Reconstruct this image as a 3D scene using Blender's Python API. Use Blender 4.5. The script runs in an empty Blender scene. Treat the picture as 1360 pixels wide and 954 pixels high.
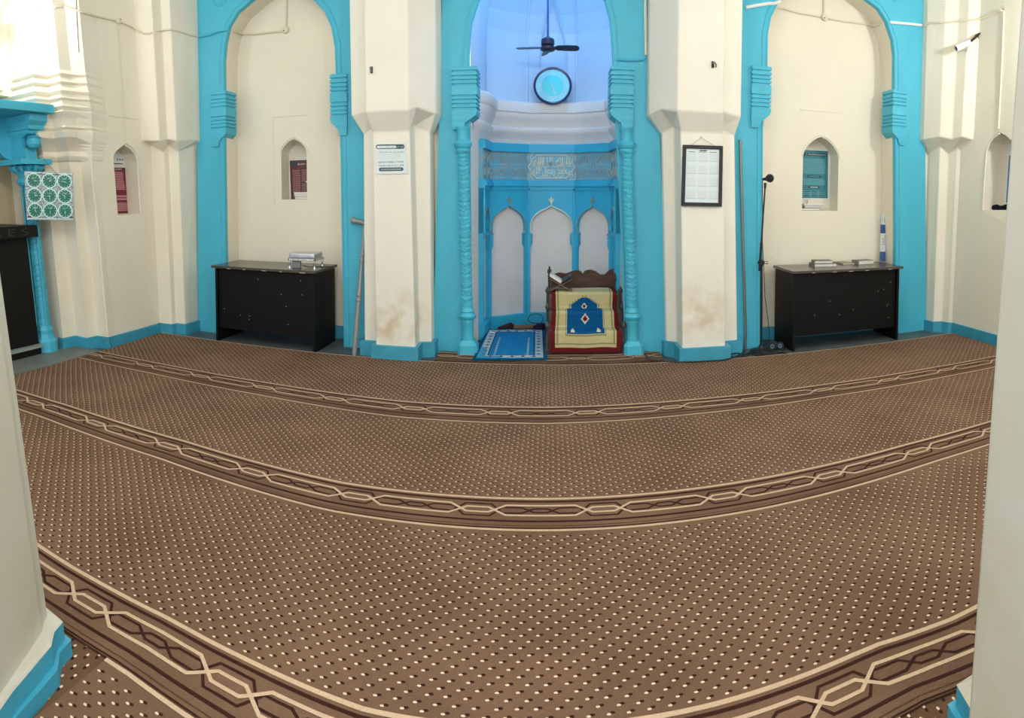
import bpy, bmesh, math, random
from mathutils import Vector, Matrix
from mathutils.geometry import tessellate_polygon
random.seed(7)
C = bpy.context.scene.collection
rad = math.radians
# ------------------------------------------------------------------ camera model (a swept panorama: vertical cylinder)
FPX, CX, CY, EYE = 789.0, 696.0, 285.9, 1.45
def _rot(p, y, r):
    return Matrix.Rotation(y, 3, 'Z') @ Matrix.Rotation(p, 3, 'X') @ Matrix.Rotation(r, 3, 'Y')
RC = _rot(rad(-2.13), rad(2.42), rad(-0.14))
def ray(x, y):
    th = (x - CX) / FPX
    return RC @ Vector((math.sin(th), math.cos(th), -(y - CY) / FPX))
def onY(x, y, Y):                                   # a point of the photo, on the plane at depth Y
    q = ray(x, y); t = Y / q.y
    return Vector((q.x * t, Y, EYE + q.z * t))
def onX(x, y, X):
    q = ray(x, y); t = X / q.x
    return Vector((X, q.y * t, EYE + q.z * t))
def onZ(x, y, z=0.0):
    q = ray(x, y); t = (z - EYE) / q.z
    return Vector((q.x * t, q.y * t, z))
def proj(v):
    q = RC.transposed() @ (Vector(v) - Vector((0, 0, EYE)))
    return CX + FPX * math.atan2(q.x, q.y), CY - FPX * q.z / math.hypot(q.x, q.y)
def solve(S, x, y, a, b):                           # surface coordinates (a, b) of the surface S seen at a point of the photo
    for _ in range(25):
        p = proj(S(a, b)); e = 1e-4
        pa = proj(S(a + e, b)); pb = proj(S(a, b + e))
        j11, j21 = (pa[0] - p[0]) / e, (pa[1] - p[1]) / e
        j12, j22 = (pb[0] - p[0]) / e, (pb[1] - p[1]) / e
        d = j11 * j22 - j12 * j21
        rx, ry = x - p[0], y - p[1]
        a += (rx * j22 - ry * j12) / d; b += (ry * j11 - rx * j21) / d
    return a, b
def interp(x, pts):
    if x <= pts[0][0]: return pts[0][1]
    for (x0, y0), (x1, y1) in zip(pts, pts[1:]):
        if x <= x1: return y0 + (y1 - y0) * (x - x0) / (x1 - x0)
    return pts[-1][1]
# the old side walls lean outwards a little
def leanL(p):
    s = interp(p[1], [(1.25, .11), (3.7, .088), (4.2, .072), (5.0, .034), (5.32, 0)])
    return Vector((p[0] - .66 * s * p[2], p[1] - .75 * s * p[2], p[2]))
def leanR(p):
    s = interp(p[1], [(1.0, .045), (4.3, .045), (5.0, .03), (5.32, 0)])
    return Vector((p[0] + .75 * s * p[2], p[1] - .66 * s * p[2], p[2]))
# ------------------------------------------------------------------ materials
def s2l(c):
    c = c / 255.0
    return c / 12.92 if c <= .04045 else ((c + .055) / 1.055) ** 2.4
def rgb(r, g, b): return (s2l(r), s2l(g), s2l(b), 1)
def mat(name, col, rough=.6, metal=0, noise=0, nscale=6, bump=0, bscale=60, emit=0, col2=None, spec=.5, stretch=None, coat=0):
    m = bpy.data.materials.new(name); m.use_nodes = True
    nt = m.node_tree; n = nt.nodes; L = nt.links; b = n['Principled BSDF']
    b.inputs['Base Color'].default_value = col
    b.inputs['Roughness'].default_value = rough; b.inputs['Metallic'].default_value = metal
    b.inputs['Specular IOR Level'].default_value = spec
    b.inputs['Coat Weight'].default_value = coat
    if emit:
        b.inputs['Emission Color'].default_value = col; b.inputs['Emission Strength'].default_value = emit
    tc = n.new('ShaderNodeTexCoord'); src = tc.outputs['Object']
    if stretch:
        mp = n.new('ShaderNodeMapping'); mp.inputs['Scale'].default_value = stretch
        L.new(src, mp.inputs['Vector']); src = mp.outputs['Vector']
    if noise or col2:
        t = n.new('ShaderNodeTexNoise'); t.inputs['Scale'].default_value = nscale; t.inputs['Detail'].default_value = 5
        L.new(src, t.inputs['Vector'])
        r = n.new('ShaderNodeValToRGB'); r.color_ramp.elements[0].position = .32; r.color_ramp.elements[1].position = .68
        c2 = col2 or tuple(max(0, min(1, v * (1 - noise))) for v in col[:3]) + (1,)
        r.color_ramp.elements[0].color = c2; r.color_ramp.elements[1].color = col
        L.new(t.outputs['Fac'], r.inputs['Fac']); L.new(r.outputs['Color'], b.inputs['Base Color'])
    if bump:
        t = n.new('ShaderNodeTexNoise'); t.inputs['Scale'].default_value = bscale; t.inputs['Detail'].default_value = 6
        L.new(src, t.inputs['Vector'])
        bp = n.new('ShaderNodeBump'); bp.inputs['Strength'].default_value = bump; bp.inputs['Distance'].default_value = .01
        L.new(t.outputs['Fac'], bp.inputs['Height']); L.new(bp.outputs['Normal'], b.inputs['Normal'])
    return m
M = {}
M['cream'] = mat('cream paint', rgb(236, 229, 211), .62, noise=.05, nscale=1.6, bump=.12, bscale=9)
M['pillar'] = mat('off white paint', rgb(238, 234, 221), .6, noise=.05, nscale=1.8, bump=.12, bscale=9)
M['cream2'] = mat('pale cream paint', rgb(228, 220, 206), .6, noise=.05, nscale=2, bump=.1, bscale=12)
M['nichewhite'] = mat('niche whitewash', rgb(232, 228, 224), .6, noise=.07, nscale=3, bump=.1, bscale=12)
M['domewhite'] = mat('dome whitewash', rgb(228, 228, 230), .6, noise=.04, nscale=3, bump=.08, bscale=12)
M['dome'] = mat('blue-lit dome wash', rgb(190, 212, 234), .6, noise=.04, nscale=3, bump=.08, bscale=12)  # the blue lamp's glow is painted into this wash
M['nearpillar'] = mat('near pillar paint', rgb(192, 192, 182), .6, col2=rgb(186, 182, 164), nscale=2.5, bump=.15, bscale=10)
M['blue'] = mat('turquoise paint', rgb(72, 184, 212), .5, noise=.10, nscale=4, bump=.3, bscale=22, stretch=(1, 1, .35))
M['blue2'] = mat('mihrab blue paint', rgb(50, 184, 226), .5, noise=.1, nscale=5, bump=.2, bscale=25)
M['skirt'] = mat('skirting blue paint', rgb(62, 160, 190), .5, noise=.14, nscale=8, bump=.25, bscale=25)
M['slate'] = mat('slate floor', rgb(92, 100, 102), .45, col2=rgb(66, 76, 80), nscale=5, bump=.15, bscale=30)
M['ceil'] = mat('ceiling whitewash', rgb(232, 228, 215), .7, noise=.04)
M['carpet'] = mat('brown carpet pile', rgb(127, 99, 79), .95, col2=rgb(110, 84, 66), nscale=2.2, bump=.5, bscale=260, spec=.1)
M['carpet2'] = mat('darker brown carpet pile', rgb(112, 85, 64), .95, col2=rgb(98, 73, 54), nscale=3, bump=.5, bscale=260, spec=.1)
M['clight'] = mat('beige pile', rgb(205, 178, 150), .95, noise=.15, nscale=90, spec=.1)
M['cdot'] = mat('pale pile', rgb(226, 206, 180), .95, noise=.1, nscale=90, spec=.1)
M['cdark'] = mat('dark brown pile', rgb(62, 36, 30), .95, noise=.25, nscale=90, spec=.1)
M['seam'] = mat('carpet edge brown', rgb(84, 62, 46), .95, spec=.1)  # dark brown of the carpets' cut edges and seam lines
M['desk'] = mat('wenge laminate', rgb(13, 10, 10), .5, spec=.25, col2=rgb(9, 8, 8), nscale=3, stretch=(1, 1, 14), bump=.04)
M['desktop'] = mat('wenge top with wall reflection', rgb(84, 78, 72), .24, col2=rgb(70, 65, 60), nscale=2.5, stretch=(1, 9, 9))  # base lightened: the wall's grazing reflection is put into the colour
M['chip'] = mat('bare chipboard chip', rgb(190, 180, 160), .8)
M['chrome'] = mat('polished chrome', rgb(205, 208, 212), .18, 1, bump=.25, bscale=30)
M['foil'] = mat('crinkled foil', rgb(200, 203, 210), .3, 1, bump=.7, bscale=45)
M['steel'] = mat('grey steel', rgb(132, 134, 132), .4, .6)
M['staff'] = mat('silver painted wood', rgb(150, 152, 152), .45, .2, noise=.1, nscale=20)
M['black'] = mat('black plastic', rgb(22, 22, 25), .45)
M['mesh'] = mat('dark mesh', rgb(42, 42, 46), .5, .4, bump=.8, bscale=500)
M['cable'] = mat('black cable', rgb(20, 20, 24), .5)
M['white'] = mat('white plastic', rgb(232, 232, 230), .4)
M['conduit'] = mat('cream painted conduit', rgb(222, 214, 192), .5)
M['wood'] = mat('dark carved wood', rgb(84, 50, 32), .42, col2=rgb(54, 30, 22), nscale=5, stretch=(1, 1, 8), bump=.1)
M['woodgrey'] = mat('greyed turned wood', rgb(74, 66, 66), .5, noise=.3, nscale=25)
M['rehal'] = mat('light carved wood', rgb(120, 92, 76), .5, noise=.2, nscale=20)
M['page'] = mat('book pages', rgb(226, 222, 210), .7, noise=.1, nscale=200, stretch=(1, 1, 8))
M['bookgrey'] = mat('reflection-lightened grey cover', rgb(128, 128, 122), .6, noise=.15, nscale=60)  # grey lightened to carry the reflection on the desk books
M['booktan'] = mat('tan paper cover', rgb(150, 138, 118), .6, noise=.1, nscale=60)
M['bookblue'] = mat('dark blue cover', rgb(26, 34, 54), .5)
M['paper'] = mat('white paper', rgb(222, 234, 236), .6, noise=.03)
M['paperwarm'] = mat('aged paper', rgb(222, 214, 198), .6)
M['ink'] = mat('dark ink', rgb(40, 70, 80), .6)
M['inkblack'] = mat('black ink', rgb(40, 42, 44), .6)
M['faint'] = mat('faint grey print', rgb(188, 198, 200), .6)
M['maroon'] = mat('maroon print', rgb(118, 36, 50), .45)
M['maroondark'] = mat('dark maroon print', rgb(70, 26, 36), .45)
M['pinkish'] = mat('pale pink print', rgb(196, 140, 146), .5)
M['brownprint'] = mat('brown maroon print', rgb(92, 48, 50), .45)
M['brownpale'] = mat('dusty rose print', rgb(148, 104, 102), .5)
M['teal'] = mat('teal print', rgb(42, 120, 132), .45)
M['tealpale'] = mat('pale teal print', rgb(88, 160, 170), .5)
M['tealdark'] = mat('dark teal print', rgb(16, 62, 74), .45)
M['bluep'] = mat('blue print', rgb(44, 110, 180), .45)
M['bluebox'] = mat('box blue print', rgb(58, 92, 160), .5)
M['red'] = mat('red print', rgb(190, 70, 80), .5)
M['silver'] = mat('silver filigree', rgb(190, 205, 208), .4, .3, col2=rgb(80, 98, 106), nscale=70)
M['dialring'] = mat('pale dial ring', rgb(206, 236, 236), .4)
M['green'] = mat('green dial', rgb(16, 112, 92), .4)
M['cyanring'] = mat('cyan dial', rgb(150, 226, 240), .3)
M['dial'] = mat('clock dial', rgb(96, 226, 232), .25, coat=.6)
M['navy'] = mat('navy clock rim', rgb(22, 42, 92), .3)
M['cream_rug'] = mat('cream rug pile', rgb(196, 186, 138), .9, noise=.12, nscale=60, bump=.4, bscale=300, spec=.1)
M['red_rug'] = mat('red rug pile', rgb(104, 30, 34), .9, noise=.15, nscale=60, bump=.4, bscale=300, spec=.1)
M['blue_rug'] = mat('blue rug pile', rgb(10, 84, 138), .9, noise=.15, nscale=60, bump=.4, bscale=300, spec=.1)
M['line_rug'] = mat('sage rug pile', rgb(132, 136, 100), .9, spec=.1)
M['motif_rug'] = mat('tan rug pile', rgb(206, 196, 168), .9, spec=.1)
M['mat_blue'] = mat('bright blue mat pile', rgb(26, 128, 186), .9, noise=.15, nscale=14, bump=.4, bscale=300, spec=.1)
M['mat_mid'] = mat('mid blue mat pile', rgb(70, 150, 190), .9, noise=.2, nscale=30, spec=.1)
M['mat_dark'] = mat('deep blue mat pile', rgb(8, 82, 124), .9, noise=.2, nscale=30, bump=.5, bscale=200, spec=.1)
M['mat_pale'] = mat('pale mat pile', rgb(176, 186, 190), .9, noise=.1, nscale=60, spec=.1)
M['mat_black'] = mat('black mat pile', rgb(18, 18, 30), .9, spec=.1)
M['cloth'] = mat('maroon cloth', rgb(80, 48, 50), .9, noise=.3, nscale=40, spec=.1)
M['purple'] = mat('dark purple cloth', rgb(48, 32, 58), .9, noise=.3, nscale=40, spec=.1)
M['darkcloth'] = mat('dark navy cloth', rgb(24, 26, 42), .9, noise=.3, nscale=40, spec=.1)
M['relief'] = mat('painted calligraphy cream', rgb(222, 232, 212), .5)
M['frieze'] = mat('frieze ground', rgb(100, 182, 214), .5, col2=rgb(142, 176, 188), nscale=10, bump=.3, bscale=40)
M['friezeline'] = mat('frieze tracery', rgb(150, 172, 172), .5)
M['gilt'] = mat('pale gilding', rgb(196, 192, 150), .5)
M['greytrim'] = mat('grey green edging', rgb(140, 152, 150), .5)
M['cab'] = mat('black stained wood', rgb(15, 13, 12), .5, spec=.3, col2=rgb(11, 10, 9), nscale=4, stretch=(1, 1, 10), bump=.08)
M['carved'] = mat('worn black wood', rgb(44, 41, 37), .5)
M['bulb'] = mat('lit bulb', (1.0, .98, .94, 1), .4, emit=400)
M['fill_bulb'] = mat('added fill bulb', (1.0, .98, .94, 1), .4, emit=620)  # for the fill lamps added above the near pillars
M['bulb2'] = mat('dim lit bulb', (1.0, .98, .94, 1), .4, emit=130)
M['bluelamp'] = mat('lit blue lamp', (.24, .62, 1.0, 1), .4, emit=130)
M['fanbrown'] = mat('dark fan enamel', rgb(34, 34, 60), .35)
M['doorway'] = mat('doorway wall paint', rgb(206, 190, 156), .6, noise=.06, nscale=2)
def stain(m, spots, col):
    # old damp smudges with ragged outlines
    nt = m.node_tree; n = nt.nodes; L = nt.links; b = n['Principled BSDF']
    src = b.inputs['Base Color'].links[0].from_socket
    tc = n.new('ShaderNodeTexCoord'); no = n.new('ShaderNodeTexNoise'); no.inputs['Scale'].default_value = 7; no.inputs['Detail'].default_value = 6
    L.new(tc.outputs['Object'], no.inputs['Vector'])
    for c, r, k in spots:
        d = n.new('ShaderNodeVectorMath'); d.operation = 'DISTANCE'; d.inputs[1].default_value = c
        L.new(tc.outputs['Object'], d.inputs[0])
        mr = n.new('ShaderNodeMapRange'); mr.inputs[1].default_value = 0; mr.inputs[2].default_value = r; mr.inputs[3].default_value = 1; mr.inputs[4].default_value = 0
        L.new(d.outputs['Value'], mr.inputs[0])
        r2 = n.new('ShaderNodeMapRange'); r2.inputs[1].default_value = .38; r2.inputs[2].default_value = .66
        L.new(no.outputs['Fac'], r2.inputs[0])
        mu = n.new('ShaderNodeMath'); mu.operation = 'MULTIPLY'; L.new(mr.outputs[0], mu.inputs[0]); L.new(r2.outputs[0], mu.inputs[1])
        mk = n.new('ShaderNodeMath'); mk.operation = 'MULTIPLY'; mk.inputs[1].default_value = k; L.new(mu.outputs[0], mk.inputs[0])
        mx = n.new('ShaderNodeMix'); mx.data_type = 'RGBA'; mx.inputs['B'].default_value = col
        L.new(mk.outputs[0], mx.inputs['Factor']); L.new(src, mx.inputs['A']); src = mx.outputs['Result']
    L.new(src, b.inputs['Base Color'])
stain(M['pillar'], [((-1.30, 4.98, .36), .30, .9), ((-1.48, 4.98, .25), .22, .7), ((1.32, 4.98, .42), .34, .8), ((-1.15, 5.1, .3), .2, .6)], rgb(196, 170, 122))
stain(M['nearpillar'], [((1.05, .98, .62), .22, .8), ((1.0, .98, .35), .3, .6), ((-1.45, 1.1, .2), .2, .6)], rgb(170, 156, 112))
# ------------------------------------------------------------------ mesh builder
class MB:
    def __init__(s): s.v = []; s.f = []; s.m = []; s.mats = []
    def mi(s, m):
        m = M[m] if isinstance(m, str) else m
        if m not in s.mats: s.mats.append(m)
        return s.mats.index(m)
    def add(s, vs, fs, m):
        o = len(s.v); k = s.mi(m)
        s.v += [tuple(v) for v in vs]
        s.f += [tuple(o + i for i in f) for f in fs]; s.m += [k] * len(fs)
        return s
    def box(s, x0, x1, y0, y1, z0, z1, m, T=None):
        vs = [Vector((x, y, z)) for z in (z0, z1) for y in (y0, y1) for x in (x0, x1)]
        if T: vs = [T(v) for v in vs]
        return s.add(vs, [(0, 2, 3, 1), (4, 5, 7, 6), (0, 1, 5, 4), (2, 6, 7, 3), (0, 4, 6, 2), (1, 3, 7, 5)], m)
    def loft(s, rings, m, cap=True, close=True, T=None):
        n = len(rings[0]); vs = [Vector(p) for r in rings for p in r]
        if T: vs = [T(v) for v in vs]
        fs = []
        for i in range(len(rings) - 1):
            for j in range(n if close else n - 1):
                k = (j + 1) % n
                fs.append((i * n + j, i * n + k, (i + 1) * n + k, (i + 1) * n + j))
        s.add(vs, fs, m)
        if cap and close:
            for b in (0, (len(rings) - 1) * n):
                tri = tessellate_polygon([[vs[b + j] for j in range(n)]])
                s.add([vs[b + j] for j in range(n)], [tuple(t) for t in tri], m)
        return s
    def prism(s, poly, f0, f1, m, holes=(), back=True):
        # poly / holes: 2-D; f0, f1: map (a, b) to the front / back surface
        allp = [list(poly)] + [list(h) for h in holes]
        tri = tessellate_polygon([[Vector((a, b, 0)) for a, b in q] for q in allp])
        flat = [p for q in allp for p in q]
        s.add([f0(*p) for p in flat], [tuple(t) for t in tri], m)
        if back: s.add([f1(*p) for p in flat], [tuple(reversed(t)) for t in tri], m)
        for q in allp:
            n = len(q)
            s.add([f0(*p) for p in q] + [f1(*p) for p in q], [(i, (i + 1) % n, n + (i + 1) % n, n + i) for i in range(n)], m)
        return s
    def tube(s, pts, r, m, n=8, cap=True, closed=False):
        pts = [Vector(p) for p in pts]
        rr = r if isinstance(r, (list, tuple)) else [r] * len(pts)
        rings = []; up = None
        N = len(pts)
        for i, p in enumerate(pts):
            if closed: t = pts[(i + 1) % N] - pts[i - 1]
            else: t = pts[min(i + 1, N - 1)] - pts[max(i - 1, 0)]
            t.normalize()
            if up is None:
                up = Vector((0, 0, 1)) if abs(t.z) < .9 else Vector((1, 0, 0))
            up = (up - t * up.dot(t)).normalized(); sd = t.cross(up)
            rings.append([p + (up * math.cos(a) + sd * math.sin(a)) * rr[i] for a in [2 * math.pi * k / n for k in range(n)]])
        if closed: rings.append(rings[0])
        return s.loft(rings, m, cap and not closed)
    def lathe(s, prof, m, o=(0, 0, 0), n=20, ax=None, top=None):
        # prof: (radius, height); axis: from o along ax
        o = Vector(o); ax = Vector(ax or (0, 0, 1)).normalized()
        u = ax.orthogonal().normalized(); w = ax.cross(u)
        rings = [[o + ax * h + (u * math.cos(a) + w * math.sin(a)) * max(r, 1e-4) for a in [2 * math.pi * k / n for k in range(n)]] for r, h in prof]
        return s.loft(rings, m)
    def grid(s, f, nu, nv, cf):
        # f(u, v) -> point for u, v in 0..1; cf(u, v) -> material
        o = len(s.v)
        s.v += [tuple(f(i / nu, j / nv)) for j in range(nv + 1) for i in range(nu + 1)]
        for j in range(nv):
            for i in range(nu):
                a = o + j * (nu + 1) + i
                s.f.append((a, a + 1, a + nu + 2, a + nu + 1)); s.m.append(s.mi(cf((i + .5) / nu, (j + .5) / nv)))
        return s
    def build(s, name, parent=None, smooth=False, bevel=0, weld=False):
        me = bpy.data.meshes.new(name)
        off = Vector(parent['_w']) if parent is not None else Vector((0, 0, 0))
        me.from_pydata([tuple(Vector(v) - off) for v in s.v], [], s.f)
        for m in s.mats: me.materials.append(m)
        me.polygons.foreach_set('material_index', s.m)
        bm = bmesh.new(); bm.from_mesh(me)
        if weld: bmesh.ops.remove_doubles(bm, verts=bm.verts, dist=1e-5)
        bmesh.ops.recalc_face_normals(bm, faces=bm.faces)
        bm.to_mesh(me); bm.free()
        if smooth:
            me.polygons.foreach_set('use_smooth', [True] * len(me.polygons))
            try: me.set_sharp_from_angle(angle=rad(38))
            except Exception: pass
        o = bpy.data.objects.new(name, me); C.objects.link(o)
        if parent is not None: o.parent = parent
        o['_w'] = tuple(off)
        if bevel:
            b = o.modifiers.new('bevel', 'BEVEL'); b.width = bevel; b.segments = 2; b.limit_method = 'ANGLE'
        return o
def tag(o, label, cat, group=None):
    o['label'] = label; o['category'] = cat
    if group: o['group'] = group
    return o
def thing(name, loc, label, cat, group=None):
    o = bpy.data.objects.new(name, None); C.objects.link(o); o.location = loc; o['_w'] = tuple(loc)
    o.empty_display_size = .05
    return tag(o, label, cat, group)
def struct(o, label=None):
    o['kind'] = 'structure'
    if label: o['label'] = label
    return o
def text(mb, s, size, f, m, w=None, h=None, thin=0):
    # letters as flat polygons; f(x, y) maps the centred text plane to the surface
    cu = bpy.data.curves.new('t', 'FONT'); cu.body = s; cu.size = size; cu.align_x = 'CENTER'; cu.align_y = 'CENTER'; cu.resolution_u = 3
    cu.offset = thin
    ob = bpy.data.objects.new('t', cu); C.objects.link(ob)
    me = bpy.data.meshes.new_from_object(ob.evaluated_get(bpy.context.evaluated_depsgraph_get()))
    if len(me.vertices):
        xs = [v.co.x for v in me.vertices]; ys = [v.co.y for v in me.vertices]
        cx, cy = (max(xs) + min(xs)) / 2, (max(ys) + min(ys)) / 2
        kx = w / max(1e-6, max(xs) - min(xs)) if w else 1
        ky = h / max(1e-6, max(ys) - min(ys)) if h else (1 if not w else min(kx, 1.6))
        mb.add([f((v.co.x - cx) * kx, (v.co.y - cy) * ky) for v in me.vertices], [tuple(p.vertices) for p in me.polygons], m)
    bpy.data.objects.remove(ob); bpy.data.curves.remove(cu); bpy.data.meshes.remove(me)
_AR = {'ا': ('FE8D', 'FE8E'), 'أ': ('FE83', 'FE84'), 'إ': ('FE87', 'FE88'), 'د': ('FEA9', 'FEAA'), 'ر': ('FEAD', 'FEAE'), 'و': ('FEED', 'FEEE'), 'ز': ('FEAF', 'FEB0'),
       'ل': ('FEDD', 'FEDE', 'FEDF', 'FEE0'), 'ه': ('FEE9', 'FEEA', 'FEEB', 'FEEC'), 'م': ('FEE1', 'FEE2', 'FEE3', 'FEE4'), 'ح': ('FEA1', 'FEA2', 'FEA3', 'FEA4'),
       'س': ('FEB1', 'FEB2', 'FEB3', 'FEB4'), 'ن': ('FEE5', 'FEE6', 'FEE7', 'FEE8'), 'ي': ('FEF1', 'FEF2', 'FEF3', 'FEF4'), 'ب': ('FE8F', 'FE90', 'FE91', 'FE92'),
       'ت': ('FE95', 'FE96', 'FE97', 'FE98'), 'ك': ('FED9', 'FEDA', 'FEDB', 'FEDC'), 'ع': ('FEC9', 'FECA', 'FECB', 'FECC'), 'ف': ('FED1', 'FED2', 'FED3', 'FED4'), 'ص': ('FEB9', 'FEBA', 'FEBB', 'FEBC')}
def arabic(s):
    out = []
    for i, ch in enumerate(s):
        if ch not in _AR: out.append(ch); continue
        pj = i > 0 and s[i - 1] in _AR and len(_AR[s[i - 1]]) == 4
        nj = len(_AR[ch]) == 4 and i + 1 < len(s) and s[i + 1] in _AR
        F = _AR[ch]; k = (3 if nj else 1) if pj else (2 if nj else 0)
        out.append(chr(int(F[k], 16)))
    return ''.join(reversed(out))
def offset_line(pts, d):
    out = []
    for i, p in enumerate(pts):
        a = pts[max(i - 1, 0)]; b = pts[min(i + 1, len(pts) - 1)]
        tx, ty = b[0] - a[0], b[1] - a[1]; l = math.hypot(tx, ty) or 1
        out.append((p[0] - ty / l * d, p[1] + tx / l * d))
    return out
# ------------------------------------------------------------------ heights and planes
YF, YB, ZT, ZFLOOR = 5.32, 5.62, 4.30, -.02
AX = -.03                                           # mihrab axis
# ================================================================== FLOOR, CEILING
struct(MB().box(-6.5, 6.5, -2.5, 7.2, -.2, ZFLOOR, 'slate').build('floor'), 'grey slate floor showing round the edges of the carpet')
struct(MB().box(-6.5, 6.5, -2.5, 7.2, ZT, ZT + .2, 'ceil').build('ceiling'), 'whitewashed ceiling above the hall')
# ================================================================== FRONT WALL : two alcoves
def at_plane(Y):
    return lambda a, b: Vector((a, Y, b))
LB_open = [(-3.225, ZFLOOR), (-3.235, 1.0), (-3.232, 1.98), (-3.222, 2.56), (-3.221, 2.83), (-3.198, 3.02), (-3.149, 3.19), (-3.045, 3.315), (-2.856, 3.42), (-2.58, 3.58),
           (-2.34, 3.42), (-2.201, 3.306), (-2.094, 3.186), (-2.026, 3.037), (-1.99, 2.835), (-1.984, 2.578), (-1.944, 1.98), (-1.935, 1.0), (-1.925, ZFLOOR)]
RB_open = [(2.02, ZFLOOR), (2.003, 1.0), (1.986, 2.07), (2.022, 2.66), (2.021, 2.98), (2.051, 3.145), (2.126, 3.298), (2.36, 3.49), (2.66, 3.66),
           (2.92, 3.57), (3.103, 3.476), (3.241, 3.415), (3.34, 3.305), (3.426, 3.121), (3.452, 2.951), (3.458, 2.657), (3.488, 2.03), (3.52, 1.0), (3.535, ZFLOOR)]
C_open = [(-.70, ZFLOOR), (-.708, 1.0), (-.715, 2.0), (-.72, 2.646), (-.715, 2.806), (-.697, 2.981), (-.632, 3.168), (-.42, 3.45), (-.08, 3.66),
          (.26, 3.45), (.489, 3.168), (.533, 2.998), (.551, 2.806), (.56, 2.66), (.60, 2.0), (.655, 1.0), (.70, ZFLOOR)]
def niche_arch(x0, x1, z0, zs, za, n=6):
    # keel-arched opening: list of (x, z), counter-clockwise from bottom left
    xc = (x0 + x1) / 2; hw = (x1 - x0) / 2
    pts = [(x1, z0), (x1, zs)]
    for k in range(1, n):
        t = k / n; pts.append((xc + hw * (1 - t ** 1.6), zs + (za - zs) * (1 - (1 - t) ** 1.35) if t < 1 else za))
    pts.append((xc, za))
    for k in range(n - 1, 0, -1):
        t = k / n; pts.append((xc - hw * (1 - t ** 1.6), zs + (za - zs) * (1 - (1 - t) ** 1.35)))
    pts += [(x0, zs), (x0, z0)]
    return pts
wf = MB()
LN = niche_arch(-2.715, -2.425, 1.395, 1.88, 2.02)
RN = niche_arch(2.548, 2.965, 1.30, 1.86, 2.075)
for op, N, x0, x1 in ((LB_open, LN, -3.30, -1.85), (RB_open, RN, 1.92, 3.60)):
    outer = [(x0, ZFLOOR), (x1, ZFLOOR), (x1, ZT), (x0, ZT)]
    wf.prism(outer, at_plane(YB), at_plane(YB + .30), 'cream', holes=[N], back=False)
    wf.prism(N, at_plane(YB + .19), at_plane(YB + .24), 'cream2')                       # niche back
    # reveal between the blue frame and the back of the alcove
    off = offset_line(op, .012)
    n = len(op)
    wf.add([Vector((a, YF + .05, b)) for a, b in op] + [Vector((a, YB + .01, b)) for a, b in off], [(i, i + 1, n + i + 1, n + i) for i in range(n - 1)], 'cream')
    # raised edge round the little niche, and the groove frame above it
    e = offset_line(N, -.018)
    wf.tube([Vector((a, YB - .001, b)) for a, b in e[1:-1]], .009, 'cream', 6)
for px, py, qx, qy in ((363, 155, 408, 152.5), (1063, 145, 1118, 150)):
    a, b = onY(px, py, YB), onY(qx, qy, YB)
    wf.box(a.x, b.x, YB - .006, YB, (a.z + b.z) / 2 - .006, (a.z + b.z) / 2 + .006, 'cream')
a, b = onY(363, 155, YB), onY(364, 275, YB)
wf.box(a.x - .004, a.x + .004, YB - .005, YB, b.z, a.z, 'cream')
# solid masonry that closes the wall behind the frames
wf.box(-4.6, -3.30, YF + .05, YB + .3, ZFLOOR, ZT, 'cream').box(-1.85, -.90, YF + .08, YB + .3, ZFLOOR, ZT, 'cream')
wf.box(.95, 1.92, YF + .08, YB + .3, ZFLOOR, ZT, 'cream').box(3.60, 4.6, YF + .05, YB + .3, ZFLOOR, ZT, 'cream')
WF = struct(wf.build('wall_front', smooth=False), 'cream front wall with two shallow alcoves and small niches')
# alcove skirting
sk = MB()
for x0, x1 in ((-3.23, -1.93), (2.01, 3.53)):
    sk.box(x0, x1, YB - .015, YB, ZFLOOR, .11, 'skirt')
struct(sk.build('baseboard_front'), 'blue skirting along the back of the two alcoves')
# ------------------------------------------------------------------ blue arch frames
def frame(op, xl, xr, name, label):
    mb = MB()
    xl0, xl1 = xl; xr0, xr1 = xr
    poly = [(xl0, ZFLOOR), (xl1, ZT)] + [(xr1, ZT), (xr0, ZFLOOR)] + list(reversed(op))
    mb.prism(poly, at_plane(YF), at_plane(YF + .055), 'blue')
    for d, r in ((.050, .010), (.006, .010)):
        o = offset_line(op, d)
        mb.tube([Vector((a, YF + .002, b)) for a, b in o], r, 'blue', 6)
    return struct(mb.build(name, smooth=True), label)
T1 = frame(LB_open, (-3.60, -3.53), (-1.58, -1.58), 'trim_1', 'turquoise arched frame round the left alcove')
T3 = frame(RB_open, (1.66, 1.66), (3.96, 3.80), 'trim_3', 'turquoise arched frame round the right alcove')
T2 = frame(C_open, (-1.06, -.93), (1.08, .90), 'trim_2', 'turquoise arched frame round the prayer niche')
def ring_rect(x0, x1, y0, y1, z, e):
    return [(x0 - e, y0 - e, z), (x1 + e, y0 - e, z), (x1 + e, y1, z), (x0 - e, y1, z)]
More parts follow.
